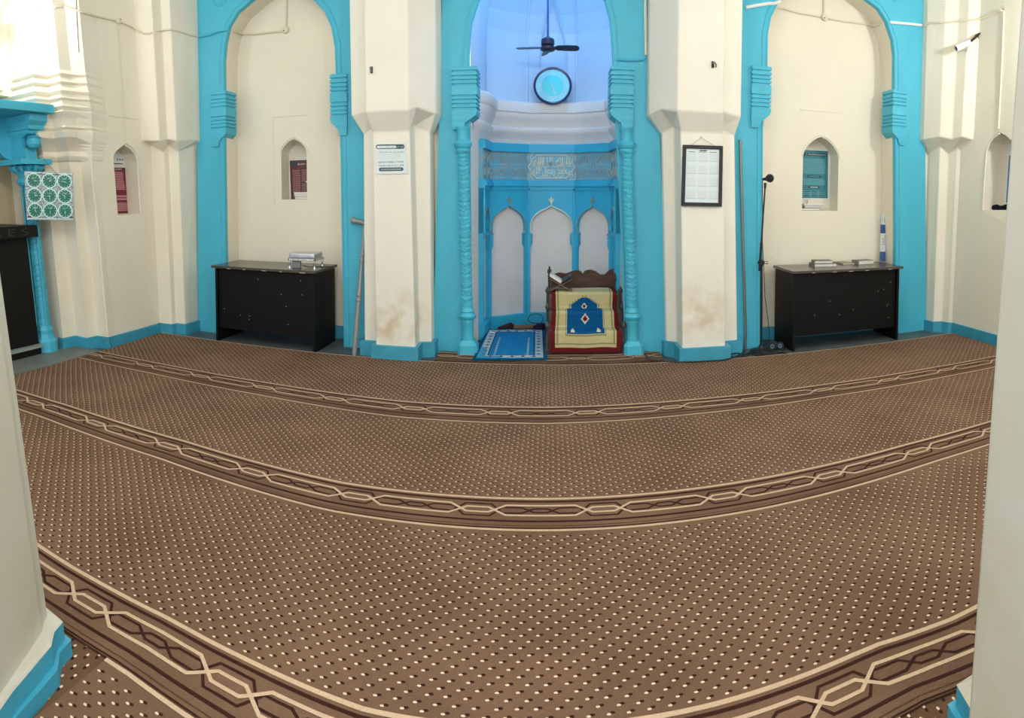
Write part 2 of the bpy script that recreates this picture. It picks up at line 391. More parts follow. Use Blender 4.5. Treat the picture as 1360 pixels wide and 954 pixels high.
def bracket(parent, x0, x1, ztop, zbot, y0=YF - .025, y1=YF + .19, side=1):
    # ridged impost block with an ogee foot; side = +1 foot recedes to the left edge side (towards the wall)
    mb = MB(); h = ztop - zbot; rings = []
    zs = zbot + .30 * h
    def R(z, e, t=0):
        a, b = (x0, x1 - t) if side > 0 else (x0 + t, x1)
        return ring_rect(a, b, y0, y1, z, e)
    w = (x1 - x0)
    rings += [R(zbot, -.004, .55 * w), R(zbot + .05 * h, 0, .5 * w), R(zbot + .10 * h, .0, .47 * w), R(zbot + .16 * h, .004, .25 * w), R(zbot + .22 * h, .004, .04 * w), R(zbot + .28 * h, .006, 0)]
    for k, zc in enumerate((.34, .405, .47, .535, .72, .785, .85, .93)):
        z = zbot + zc * h
        rings += [R(z - .013, .006), R(z - .007, -.006), R(z + .001, -.006), R(z + .006, .007)]
    rings += [R(ztop - .01, .006), R(ztop, 0)]
    mb.loft(rings, 'blue')
    return mb.build('bracket', parent)
bracket(T1, -3.368, -3.19, 2.535, 1.96, side=1)
bracket(T1, -2.03, -1.873, 2.58, 2.0, side=-1)
bracket(T3, 1.865, 2.05, 2.67, 2.09, side=1)
bracket(T3, 3.43, 3.60, 2.60, 2.02, side=-1)
bracket(T2, -.865, -.648, 2.575, 2.02, y0=YF - .06, side=1)
bracket(T2, .545, .735, 2.58, 2.02, y0=YF - .06, side=-1)
for parent, x, y in ((T1, 292, -1), (T3, 1188.5, -8)):
    c = onY(x, y, YF); mb = MB()
    mb.lathe([(.078, 0), (.078, .006), (.068, .012), (.060, .006), (.0, .006)], 'blue', c, 28, ax=(0, -1, 0))
    mb.build('roundel', parent, smooth=True)
# ------------------------------------------------------------------ colonettes of the prayer niche
def colonette(x0, x1, ztop=2.02):
    root = T2
    y = YF - .035
    def cx(z): return x0 + (x1 - x0) * z / ztop
    mb = MB(); rings = []
    def sq(z, r, n=12, tw=0):
        return [(cx(z) + r * math.cos(2 * math.pi * k / n + tw), y + r * math.sin(2 * math.pi * k / n + tw), z) for k in range(n)]
    def bx(z, r):
        return [(cx(z) + r * math.copysign(min(1, abs(math.cos(a)) * 1.42), math.cos(a)), y + r * math.copysign(min(1, abs(math.sin(a)) * 1.42), math.sin(a)), z) for a in [2 * math.pi * k / 12 for k in range(12)]]
    base = MB().loft([bx(ZFLOOR, .09), bx(.085, .088), bx(.10, .075), bx(.125, .062)], 'blue').build('base', root)
    prof = [(.12, .056), (.16, .052), (.28, .054), (.29, .060), (.31, .060), (.315, .066), (.33, .078), (.345, .082), (.36, .070), (.375, .060), (.385, .066), (.40, .060), (.42, .052)]
    MB().loft([sq(z, r) for z, r in prof], 'blue').build('ring_moulding', root, smooth=True)
    sh = MB(); rr = []
    nz = 64; z0, z1 = .42, 1.80
    sh.loft([sq(z0 + (z1 - z0) * k / nz, .05 + .0035 * math.sin(k * 2.1)) for k in range(nz + 1)], 'blue')
    # chevron ribs up the shaft
    for k in range(34):
        z = z0 + .03 + k * .040
        pts = []
        for a in (-150, -120, -90, -60, -30):
            an = rad(a); pts.append((cx(z) + .0525 * math.cos(an), y + .0525 * math.sin(an), z + (.026 if a != -90 else 0) * (1 if abs(a + 90) > 40 else .55)))
        sh.tube(pts, .0055, 'blue', 5)
    sh.build('shaft', root)
    MB().loft([sq(z, r) for z, r in [(1.80, .052), (1.81, .064), (1.83, .07), (1.845, .060), (1.855, .068), (1.875, .082), (1.895, .084), (1.91, .070), (1.925, .058), (1.95, .054), (2.01, .054), (2.025, .062), (2.04, .062)]], 'blue').build('capital', root, smooth=True)
colonette(-.725, -.775)
colonette(.765, .685)
# ------------------------------------------------------------------ the two pillars beside the prayer niche
def zring(pts, z): return [(x, y, z) for x, y in pts]
def zz(pts, z, dz, idx): return [(x, y, z + (dz if i in idx else 0)) for i, (x, y) in enumerate(pts)]
def pillar(lo_b, lo_t, up, up_t, name, label):
    mb = MB()
    mb.loft([zring(lo_b, .0), zz(lo_t, 1.985, .07, (2, 5)), zz(up, 2.15, .03, (2, 5)), zring(up_t, ZT)], 'pillar')
    o = struct(mb.build(name, bevel=.012), label)
    return o
yb = YF + .12
P1 = pillar([(-1.665, yb), (-1.655, 5.12), (-1.505, 5.115), (-1.505, 4.985), (-1.145, 4.985), (-1.15, 5.17), (-1.045, 5.20), (-1.045, yb)],
            [(-1.66, yb), (-1.65, 5.12), (-1.527, 5.115), (-1.527, 4.985), (-1.19, 4.985), (-1.19, 5.17), (-1.055, 5.20), (-1.055, yb)],
            [(-1.76, yb), (-1.74, 5.05), (-1.56, 5.02), (-1.556, 4.88), (-1.176, 4.88), (-1.12, 4.96), (-.985, 5.12), (-.965, yb)],
            [(-1.78, yb), (-1.76, 5.05), (-1.57, 5.02), (-1.566, 4.88), (-1.18, 4.88), (-1.12, 4.96), (-.985, 5.12), (-.965, yb)],
            'pillar', 'off-white wall pillar left of the prayer niche')
P2 = pillar([(1.06, yb), (1.07, 5.26), (1.155, 5.20), (1.155, 4.985), (1.545, 4.985), (1.555, 5.15), (1.715, 5.16), (1.745, yb)],
            [(1.005, yb), (1.005, 5.26), (1.10, 5.20), (1.113, 4.985), (1.494, 4.985), (1.505, 5.15), (1.655, 5.16), (1.68, yb)],
            [(.875, yb), (.87, 5.20), (.955, 5.06), (1.062, 4.88), (1.462, 4.88), (1.49, 5.02), (1.68, 5.06), (1.72, yb)],
            [(.875, yb), (.87, 5.20), (.955, 5.06), (1.06, 4.88), (1.46, 4.88), (1.49, 5.02), (1.68, 5.06), (1.72, yb)],
            'pillar', 'off-white wall pillar right of the prayer niche')
def plinth(parent, pts, h, T=None, m='skirt', name='plinth', top='pillar'):
    mb = MB().loft([zring(pts, ZFLOOR), zring(pts, h)], m, T=T)
    return mb.build(name, parent, bevel=.006)
plinth(P1, [(-1.70, yb), (-1.69, 5.085), (-1.54, 5.08), (-1.54, 4.95), (-1.115, 4.95), (-1.12, 5.14), (-1.01, 5.17), (-1.01, yb)], .115)
plinth(P2, [(1.03, yb), (1.04, 5.24), (1.12, 5.17), (1.12, 4.95), (1.585, 4.95), (1.59, 5.115), (1.75, 5.125), (1.78, yb)], .115)
# corner pilasters at both ends of the front wall
def corner_pilaster(lo, up, name, label, T, zc0, zc1):
    mb = MB().loft([zring(lo, ZFLOOR), zz(lo, zc0, .085, (4, 6, 2)), zz(up, zc1, .02, (4, 6, 2)), zring(up, ZT)], 'cream', T=T)
    return struct(mb.build(name, bevel=.01), label)
PL = corner_pilaster([(-4.2, 5.45), (-4.2, 5.01), (-3.86, 5.00), (-3.72, 5.02), (-3.72, 5.09), (-3.61, 5.10), (-3.60, 5.30), (-3.60, 5.45)],
                     [(-4.2, 5.45), (-4.2, 4.95), (-3.93, 4.87), (-3.66, 4.90), (-3.65, 5.01), (-3.55, 5.02), (-3.53, 5.28), (-3.53, 5.45)],
                     'pilaster', 'cream corner pilaster left of the left alcove', leanL, 1.91, 2.02)
PR = corner_pilaster([(3.955, 5.45), (3.955, 5.33), (3.97, 5.20), (4.06, 5.17), (4.08, 5.08), (4.12, 5.03), (4.4, 5.0), (4.4, 5.45)],
                     [(3.80, 5.45), (3.80, 5.26), (3.86, 5.10), (3.965, 5.04), (3.99, 4.93), (4.09, 4.87), (4.4, 4.80), (4.4, 5.45)],
                     'pilaster', 'cream corner pilaster right of the right alcove', leanR, 1.95, 2.10)
plinth(PL, [(-4.2, 5.45), (-4.2, 4.98), (-3.86, 4.975), (-3.70, 4.99), (-3.69, 5.06), (-3.585, 5.07), (-3.57, 5.32), (-3.57, 5.45)], .095, leanL)
plinth(PR, [(3.925, 5.45), (3.925, 5.32), (3.945, 5.175), (4.04, 5.145), (4.06, 5.06), (4.10, 5.01), (4.4, 4.97), (4.4, 5.45)], .095, leanR)
# ================================================================== PRAYER NICHE (mihrab)
plan = [(-.715, YF + .05), (-.70, 5.86), (-.672, 6.30), (-.25, 6.60), (.30, 6.60), (.70, 6.30), (.71, 5.86), (.69, YF + .05)]
def inset(pl, d):
    cx, cy = .01, 6.05
    out = []
    for i, (x, y) in enumerate(pl):
        a = pl[max(i - 1, 0)]; b = pl[min(i + 1, len(pl) - 1)]
        n1 = Vector((y - a[1], -(x - a[0]))) if i > 0 else None
        n2 = Vector((b[1] - y, -(b[0] - x))) if i < len(pl) - 1 else None
        ns = [n.normalized() for n in (n1, n2) if n is not None and n.length > 0]
        nn = sum(ns, Vector((0, 0))) ; nn.normalize()
        k = 1 / max(.5, nn.dot(ns[0]))
        out.append((x + nn.x * d * k, y + nn.y * d * k))
    return out
mw = MB()
ZW = 2.43
mw.loft([zring(plan, ZFLOOR), zring(plan, 1.98)], 'nichewhite', close=False)
mw.loft([zring(plan, 1.98), zring(plan, 2.43)], 'domewhite', close=False)
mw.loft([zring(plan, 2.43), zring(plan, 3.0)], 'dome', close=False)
rings = []
for k in range(9):
    t = k / 8 * math.pi / 2
    c_ = math.cos(t)
    rings.append([(.0 + (x - .0) * (c_ * .92 + .08), 5.37 + (y - 5.37) * (c_ * .92 + .08) if y > 5.5 else y, 3.0 + 1.0 * math.sin(t)) for x, y in plan])
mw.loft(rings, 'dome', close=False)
# ribs on the dome's corners
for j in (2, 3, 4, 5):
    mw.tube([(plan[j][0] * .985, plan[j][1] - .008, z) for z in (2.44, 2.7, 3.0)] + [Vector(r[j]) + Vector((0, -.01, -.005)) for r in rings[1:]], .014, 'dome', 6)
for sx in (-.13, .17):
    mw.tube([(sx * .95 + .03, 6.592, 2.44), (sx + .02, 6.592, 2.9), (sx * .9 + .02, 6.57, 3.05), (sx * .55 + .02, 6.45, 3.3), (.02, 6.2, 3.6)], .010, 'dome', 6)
struct(mw.build('wall_niche', smooth=False), 'whitewashed wall of the prayer niche under its half dome')
# cornice
cor = MB()
prof = [(1.965, 0), (1.985, .015), (2.01, .02), (2.05, .035), (2.09, .07), (2.13, .085), (2.145, .085), (2.16, .06), (2.20, .075), (2.25, .105), (2.29, .115), (2.31, .115), (2.32, .13), (2.40, .135), (2.425, .13), (2.435, .115), (2.437, .0)]
cplan = [(-.712, 5.52)] + plan[1:-1] + [(.70, 5.52)]
def cin(e):
    q = inset(cplan, e); q[0] = (cplan[0][0] + e * .12, cplan[0][1]); q[-1] = (cplan[-1][0] - e * .12, cplan[-1][1]); return q
cor.loft([zring(cin(e), z) for z, e in prof], 'domewhite', close=False)
struct(cor.build('trim_4', smooth=True), 'white stepped cornice round the prayer niche below the dome')
# blue band, frieze and arcade follow the niche wall: each wall piece is a segment of the plan
def seg_map(i, d, pl=plan):
    a = Vector(pl[i]); b = Vector(pl[i + 1]); t = (b - a); L = t.length; t.normalize(); nrm = Vector((t.y, -t.x))
    return (lambda u, z, dd=0: Vector((a.x + t.x * u + nrm.x * (d + dd), a.y + t.y * u + nrm.y * (d + dd), z))), L
arc = MB(); fr = MB(); gd = MB()
Z0, ZS, ZA, ZP = .115, .985, 1.315, 1.50
for i in range(1, 6):
    f0, L = seg_map(i, .05); fb, _ = seg_map(i, 0.0)
    pier = .042 if i in (2, 3, 4) else .03
    lo, hi = (pier, L - pier)
    hw = (hi - lo) / 2; xc = (lo + hi) / 2
    op = []
    cap = .024
    left = [(lo, Z0), (lo, .84), (lo + cap * .6, .88)]
    for k in range(6):
        z = .895 + k * .021
        left += [(lo + cap, z), (lo + cap, z + .010), (lo + cap - .015, z + .012), (lo + cap - .015, z + .019)]
    left += [(lo + .004, 1.03)]
    HS = ZA - 1.03
    for tx, tz in ((.0, .20), (.03, .34), (.08, .46), (.16, .57), (.28, .67), (.42, .755), (.57, .82), (.72, .87), (.86, .925), (.94, .965)):
        left.append((lo + .004 + (hw - .004) * tx, 1.03 + HS * tz))
    right = [(L - a, b) for a, b in reversed(left)]
    op = left + [(xc, ZA)] + right
    poly = [(0, Z0), (lo, Z0)] + op[1:-1] + [(hi, Z0), (L, Z0), (L, ZP), (0, ZP)]
    arc.prism(poly, f0, fb, 'blue2')
    # skirting and mouldings
    for z0, z1, d in ((ZFLOOR, Z0 + .005, .058), (ZP, 1.525, .066), (1.525, 1.56, .088), (1.56, 1.59, .074), (1.895, 1.985, .072)):
        g0, _ = seg_map(i, d)
        arc.prism([(-.0, z0), (L, z0), (L, z1), (0, z1)], g0, fb, 'blue2')
    # vertical battens on the corners above the arches
    g0, _ = seg_map(i, .066)
    for u0, u1 in ((0, .034), (L - .034, L)):
        arc.prism([(u0, 1.05), (u1, 1.05), (u1, ZP), (u0, ZP)], g0, fb, 'blue2')
    arc.prism([(0, ZP - .018), (L, ZP - .018), (L, ZP), (0, ZP)], g0, fb, 'blue2')
    # pale edging on the arch and a finial over it
    g1, _ = seg_map(i, .052)
    edge = [q for q in op if q[1] >= 1.0]
    gm = 'relief' if i == 3 else 'greytrim'
    gd.tube([g1(*q) for q in edge], .0075 if i == 3 else .006, gm, 5)
    if i in (2, 3, 4):
        for (dx, dz, r) in ((0, .02, .010), (0, .045, .016), (-.02, .062, .010), (.02, .062, .010), (0, .075, .012), (0, .098, .006)):
            p = g1(xc + dx, ZA + dz)
            q0 = g1(xc + dx, ZA + dz, -.005) - p
            gd.lathe([(r, 0), (r, .004), (r * .4, .006)], gm, p, 10, ax=(g1(xc, ZA, .01) - g1(xc, ZA)))
    # frieze
    g2, _ = seg_map(i, .045)
    fr.prism([(0, 1.59), (L, 1.59), (L, 1.895), (0, 1.895)], g2, fb, 'frieze')
    g3, _ = seg_map(i, .0475)
    if i != 3:
        nn = 2 if L > .3 else 1
        for q in range(nn):
            u0 = L * q / nn + .012; u1 = L * (q + 1) / nn - .012
            for zc in (1.67, 1.815):
                for k in range(9):
                    uc = u0 + (u1 - u0) * (k + .5) / 9
                    pts = [g3(uc + .030 * (1 - t * .12) * math.cos(t * 1.05 + k), zc + .055 * (1 - t * .1) * math.sin(t * 1.05 + k * 1.7)) for t in range(8)]
                    fr.tube(pts, .0028, 'friezeline', 4)
            for (p, q_) in (((u0, 1.60), (u1, 1.60)), ((u0, 1.885), (u1, 1.885)), ((u0, 1.742), (u1, 1.742)), ((u0, 1.60), (u0, 1.885)), ((u1, 1.60), (u1, 1.885))):
                fr.tube([g3(*p), g3(*q_)], .003, 'friezeline' if i != 4 else 'friezeline', 4)
    else:
        xm = L / 2
        # scalloped cartouche
        def cart(sc):
            w, h = .245 * sc, .125 * sc
            q = [(w * 1.06, 0), (w * .97, .028), (w * .90, .05), (w * .94, .075), (w * .84, .088), (w * .74, .10), (w * .68, h), (0, h)]
            r = q + [(-a, b) for a, b in reversed(q[:-1])]
            r += [(a, -b) for a, b in reversed(r[1:-1])]
            return r
        zc = 1.742
        ring_ = [g3(xm + a, zc + b) for a, b in cart(1)]
        fr.tube(ring_, .0062, 'relief', 5, closed=True)
        fr.tube([g3(xm - .24, zc), g3(xm + .24, zc)], .004, 'relief', 4)
        for sx in (-1, 1):
            for sz in (-1, 1):
                fr.tube([g3(xm + sx * .262, zc + sz * .07), g3(xm + sx * .262, zc + sz * .142), g3(xm + sx * .195, zc + sz * .142)], .005, 'relief', 4)
                fr.tube([g3(xm + sx * .235, zc + sz * .085), g3(xm + sx * .235, zc + sz * .115), g3(xm + sx * .205, zc + sz * .125)], .004, 'relief', 4)
        f = lambda dz: (lambda a, b: g3(xm + a, zc + dz + b, .003))
        text(fr, arabic('لا اله الا الله'), .08, f(.056), 'relief', w=.40, h=.096, thin=.001)
        text(fr, arabic('محمد رسول الله'), .08, f(-.056), 'relief', w=.41, h=.10, thin=.001)
        text(fr, arabic('محمد رسول الله'), .08, f(-.03), 'relief', w=.34, h=.05)
        text(fr, arabic('لا اله الا الله'), .08, f(.03), 'relief', w=.42, h=.05)
        for k, u in enumerate((-.13, -.085, .02, .075, .12, .14)):
            fr.tube([g3(xm + u, zc + (-.02 if k % 2 else .0), .002), g3(xm + u, zc + .108, .002)], .0034, 'relief', 4)
        for k, u in enumerate((-.11, -.03, .05, .10)):
            fr.tube([g3(xm + u - .03, zc - .10, .002), g3(xm + u, zc - .112, .002), g3(xm + u + .03, zc - .09, .002)], .0034, 'relief', 4)
T5 = struct(arc.build('trim_5'), 'blue arcade of keel arches on the wall of the prayer niche')
gd.build('arch_edging', T5)
struct(fr.build('trim_6'), 'calligraphic frieze round the prayer niche with a pale central panel')
# ================================================================== LEFT WALL with its doorway
def SL(y, z): return leanL((-3.88 - (.02 * (4.6 - y)), y, z))
def solveL(px, py): return solve(SL, px, py, 4.6, 1.8)
Lhole = [solveL(*p) for p in ((156.5, 286), (150.5, 208), (154, 201), (160, 196), (167, 190.5), (175, 196), (181, 204), (184, 214), (188.5, 284))]
def SLd(d):
    return lambda y, z: SL(y, z) + Vector((-d, 0, 0))
wl = MB()
wl.prism([(4.19, ZFLOOR), (5.06, ZFLOOR), (5.06, ZT), (4.19, ZT)], SLd(0), SLd(.32), 'cream', holes=[Lhole], back=False)
wl.prism(Lhole, SLd(.20), SLd(.22), 'cream2')
e = [q for q in Lhole]
wl.tube([SLd(-.001)(*q) for q in offset_line(e[4:], -.02)], .012, 'cream', 6)
a, b = solveL(144.5, 153.5), solveL(187, 159)
for u0, u1 in ((a, b),):
    wl.tube([SLd(0)(*a), SLd(0)(*b)], .006, 'cream', 5)
# stepped jamb between the wall and the doorway; the mouldings swell out at capital height
steps = [(-3.875, 4.20), (-4.02, 4.19), (-4.03, 4.06), (-4.19, 4.06), (-4.20, 3.90), (-4.75, 3.90), (-4.75, 4.5), (-3.9, 4.5)]
def stp(e):
    k = [(e * .3, 0), (e, -e), (e, -e), (e, -e), (e, -e), (0, -e), (0, 0), (0, 0)]
    return [(x + dx, y + dy) for (x, y), (dx, dy) in zip(steps, k)]
jl = [(ZFLOOR, 0), (1.80, 0), (1.815, .015), (1.85, .03), (1.87, .012), (1.90, .01), (1.93, .03), (1.96, .05), (2.02, .09), (2.07, .10), (2.09, .08), (2.11, .10), (2.13, .085), (2.2, .10), (2.25, .12), (2.27, .10), (2.30, .12),
      (2.36, .09), (2.38, .11), (2.42, .08), (2.45, .10), (2.52, .06), (2.54, .08), (2.60, .05), (2.62, .07), (2.66, .05), (ZT, .05)]
wl.loft([zring(stp(e_ * 1.45), z) for z, e_ in jl], 'cream', T=leanL)
# doorway recess, wall behind it and wall above the canopy
wl.box(-4.95, -4.75, .6, 4.3, ZFLOOR, ZT, 'doorway', leanL)
wl.box(-4.74, -4.45, .6, 3.95, 2.46, ZT, 'cream', leanL)
wl.box(-4.74, -4.40, .2, 2.75, ZFLOOR, ZT, 'cream', leanL)
for y in (3.62, 3.36):
    wl.box(-4.46, -4.38, y - .09, y + .05, 2.5, ZT, 'cream', leanL)
WL = struct(wl.build('wall_left', bevel=0), 'cream left wall with a small arched niche beside the doorway')
bl = MB()
bl.prism([(4.16, ZFLOOR), (5.03, ZFLOOR), (5.03, .095), (4.16, .095)], SLd(-.025), SLd(.05), 'skirt')
st2 = [(x + .025, y - .025) for x, y in steps[:5]] + [(-4.25, 3.875), (-4.25, 4.3), (-3.9, 4.3)]
bl.loft([zring(st2, ZFLOOR), zring(st2, .095)], 'skirt', T=leanL)
struct(bl.build('baseboard_left', bevel=.005), 'blue skirting along the left wall')
# blue doorway frame: column, capital, bracket, lintel, canopy slab
def lring(cx, cy, z, r, n=10, sq=False):
    out = []
    for k in range(n):
        a = 2 * math.pi * (k + .5) / n
        c, s_ = math.cos(a), math.sin(a)
        if sq: m_ = max(abs(c), abs(s_)); c, s_ = c / m_, s_ / m_
        out.append((cx + r * c, cy + r * s_, z))
    return out
cxL, cyL = -4.27, 3.74
DF = struct(bpy.data.objects.new('trim_7', None), 'turquoise carved door frame with column and canopy on the left wall'); C.objects.link(DF); DF['_w'] = (0, 0, 0)
mb = MB()
mb.loft([lring(cxL, cyL, z, r, 8, True) for z, r in [(ZFLOOR, .105), (.10, .105), (.12, .085), (.16, .075), (.20, .08), (.24, .066)]], 'blue', T=leanL)
mb.build('column_base', DF, bevel=.005)
mb = MB(); nz = 40
mb.loft([lring(cxL, cyL, .24 + (1.58 - .24) * k / nz, .066 - .008 * k / nz + .003 * math.sin(k * 2.2), 10) for k in range(nz + 1)], 'blue', T=leanL)
for k in range(26):
    z = .30 + k * .049
    mb.tube([leanL((cxL + .066 * math.cos(rad(a)), cyL + .066 * math.sin(rad(a)), z + (a + 150) / 180 * .06)) for a in (-130, -90, -50, -10, 30)], .006, 'blue', 5)
for a in (-100, -20):
    mb.tube([leanL((cxL + .078 * math.cos(rad(a)), cyL + .078 * math.sin(rad(a)), z)) for z in (.24, .9, 1.58)], .010, 'blue', 5)
mb.build('column_shaft', DF)
mb = MB()
mb.loft([lring(cxL, cyL, z, r, 12) for z, r in [(1.57, .075), (1.585, .098), (1.61, .108), (1.64, .10), (1.655, .085), (1.67, .09), (1.70, .105), (1.715, .115), (1.72, .105), (1.75, .13), (1.765, .145)]], 'blue', T=leanL)
for k in range(12):
    a = 2 * math.pi * k / 12
    mb.tube([leanL((cxL + r * math.cos(a), cyL + r * math.sin(a), z)) for r, z in ((.105, 1.70), (.13, 1.73), (.15, 1.765))], [.012, .022, .028], 'blue', 6)
mb.box(cxL - .17, cxL + .17, cyL - .19, cyL + .17, 1.775, 1.825, 'blue', leanL)
mb.build('capital', DF)
mb = MB()      # bracket carrying the canopy, with a turned boss
rings = []
for z, x, y0, y1 in [(1.825, -4.17, 3.66, 3.80), (1.93, -4.17, 3.66, 3.80), (1.935, -4.20, 3.67, 3.79), (2.02, -4.20, 3.67, 3.79), (2.06, -4.09, 3.65, 3.81), (2.09, -4.08, 3.65, 3.81), (2.095, -4.05, 3.64, 3.82), (2.13, -4.05, 3.64, 3.82), (2.17, -4.01, 3.63, 3.83), (2.23, -4.0, 3.63, 3.83)]:
    rings.append([(-4.45, y0, z), (x, y0, z), (x, y1, z), (-4.45, y1, z)])
mb.loft(rings, 'blue', T=leanL)
mb.lathe([(.0, -.075), (.05, -.06), (.07, -.03), (.072, 0), (.06, .025), (.075, .03), (.04, .05), (0, .06)], 'blue', leanL((-4.11, 3.73, 1.99)), 14)
mb.build('bracket', DF)
mb = MB()      # lintel board with a cusped lower edge
cusps = [(.9, 2.30), (3.68, 2.30), (3.68, 1.82)]
cy0 = 3.66
prev = []
for k in range(7):
    yk = cy0 - k * .40
    prev += [(yk, 1.83), (yk - .06, 1.84), (yk - .10, 1.86), (yk - .13, 1.90), (yk - .20, 1.915), (yk - .27, 1.90), (yk - .30, 1.86), (yk - .34, 1.84)]
mb.prism([(.9, 2.30), (3.70, 2.30), (3.70, 1.83)] + [q for q in prev if q[0] > .9], lambda a, b: leanL((-4.37, a, b)), lambda a, b: leanL((-4.45, a, b)), 'blue')
mb.tube([leanL((-4.365, y, 2.06)) for y in (.9, 2.0, 3.68)], .008, 'blue', 5)
mb.build('lintel', DF)
mb = MB().box(-4.46, -3.93, .4, 3.86, 2.235, 2.315, 'blue', leanL)
mb.build('canopy_slab', DF, bevel=.006)
# ================================================================== RIGHT WALL
def SR(y, z): return leanR((4.105, y, z))
def solveR(px, py): return solve(SR, px, py, 4.3, 1.8)
Rhole = [solveR(*p) for p in ((1341, 279), (1345.5, 194), (1343, 187), (1336, 180), (1327, 175), (1319, 181), (1313, 189), (1309, 200), (1303.5, 279))]
def SRd(d):
    return lambda y, z: SR(y, z) + Vector((d, 0, 0))
wr = MB()
wr.prism([(5.06, ZFLOOR), (.2, ZFLOOR), (.2, ZT), (5.06, ZT)], SRd(0), SRd(.35), 'cream', holes=[Rhole], back=False)
wr.prism(Rhole, SRd(.22), SRd(.24), 'cream2')
wr.tube([SRd(-.001)(*q) for q in offset_line(Rhole[4:], -.02)], .012, 'cream', 6)
wr.tube([SRd(0)(*solveR(1308, 143.5)), SRd(0)(*solveR(1352, 134))], .006, 'cream', 5)
struct(wr.build('wall_right'), 'cream right wall with a small arched niche')
br = MB()
br.prism([(5.03, ZFLOOR), (.2, ZFLOOR), (.2, .10), (5.03, .10)], SRd(-.02), SRd(.05), 'skirt')
struct(br.build('baseboard_right'), 'blue skirting along the right wall')
# ================================================================== NEAR PILLARS of the arcade
def near(sh, pl1, pl2, T, name, label):
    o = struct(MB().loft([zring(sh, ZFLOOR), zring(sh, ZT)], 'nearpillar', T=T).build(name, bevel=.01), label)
    MB().loft([zring(pl1, ZFLOOR), zring(pl1, .035), zring(pl1, .04)], 'skirt', T=T).build('lower_plinth', o, bevel=.006)
    mb = MB().loft([zring(pl2, .03), zring(pl2, .098)], 'skirt', T=T)
    mb.loft([zring(pl2, .0985), zring([((x * 3 + sx) / 4, (y * 3 + sy) / 4) for (x, y), (sx, sy) in zip(pl2, sh)], .106)], 'nearpillar', T=T)
    mb.build('plinth', o, bevel=.004)
    return o
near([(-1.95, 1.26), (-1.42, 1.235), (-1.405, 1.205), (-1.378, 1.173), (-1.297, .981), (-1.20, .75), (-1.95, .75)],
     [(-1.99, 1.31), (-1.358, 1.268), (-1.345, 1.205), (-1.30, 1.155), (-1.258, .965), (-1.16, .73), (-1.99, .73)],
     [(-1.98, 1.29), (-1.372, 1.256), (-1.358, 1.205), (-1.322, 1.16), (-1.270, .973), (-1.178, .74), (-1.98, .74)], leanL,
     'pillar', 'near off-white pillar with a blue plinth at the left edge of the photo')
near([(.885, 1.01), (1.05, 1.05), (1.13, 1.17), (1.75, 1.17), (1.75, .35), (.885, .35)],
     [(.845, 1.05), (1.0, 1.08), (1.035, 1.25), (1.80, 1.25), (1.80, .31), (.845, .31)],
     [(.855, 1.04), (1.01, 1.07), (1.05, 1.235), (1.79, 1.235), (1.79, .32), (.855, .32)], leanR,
     'pillar', 'near off-white pillar at the right edge of the photo')
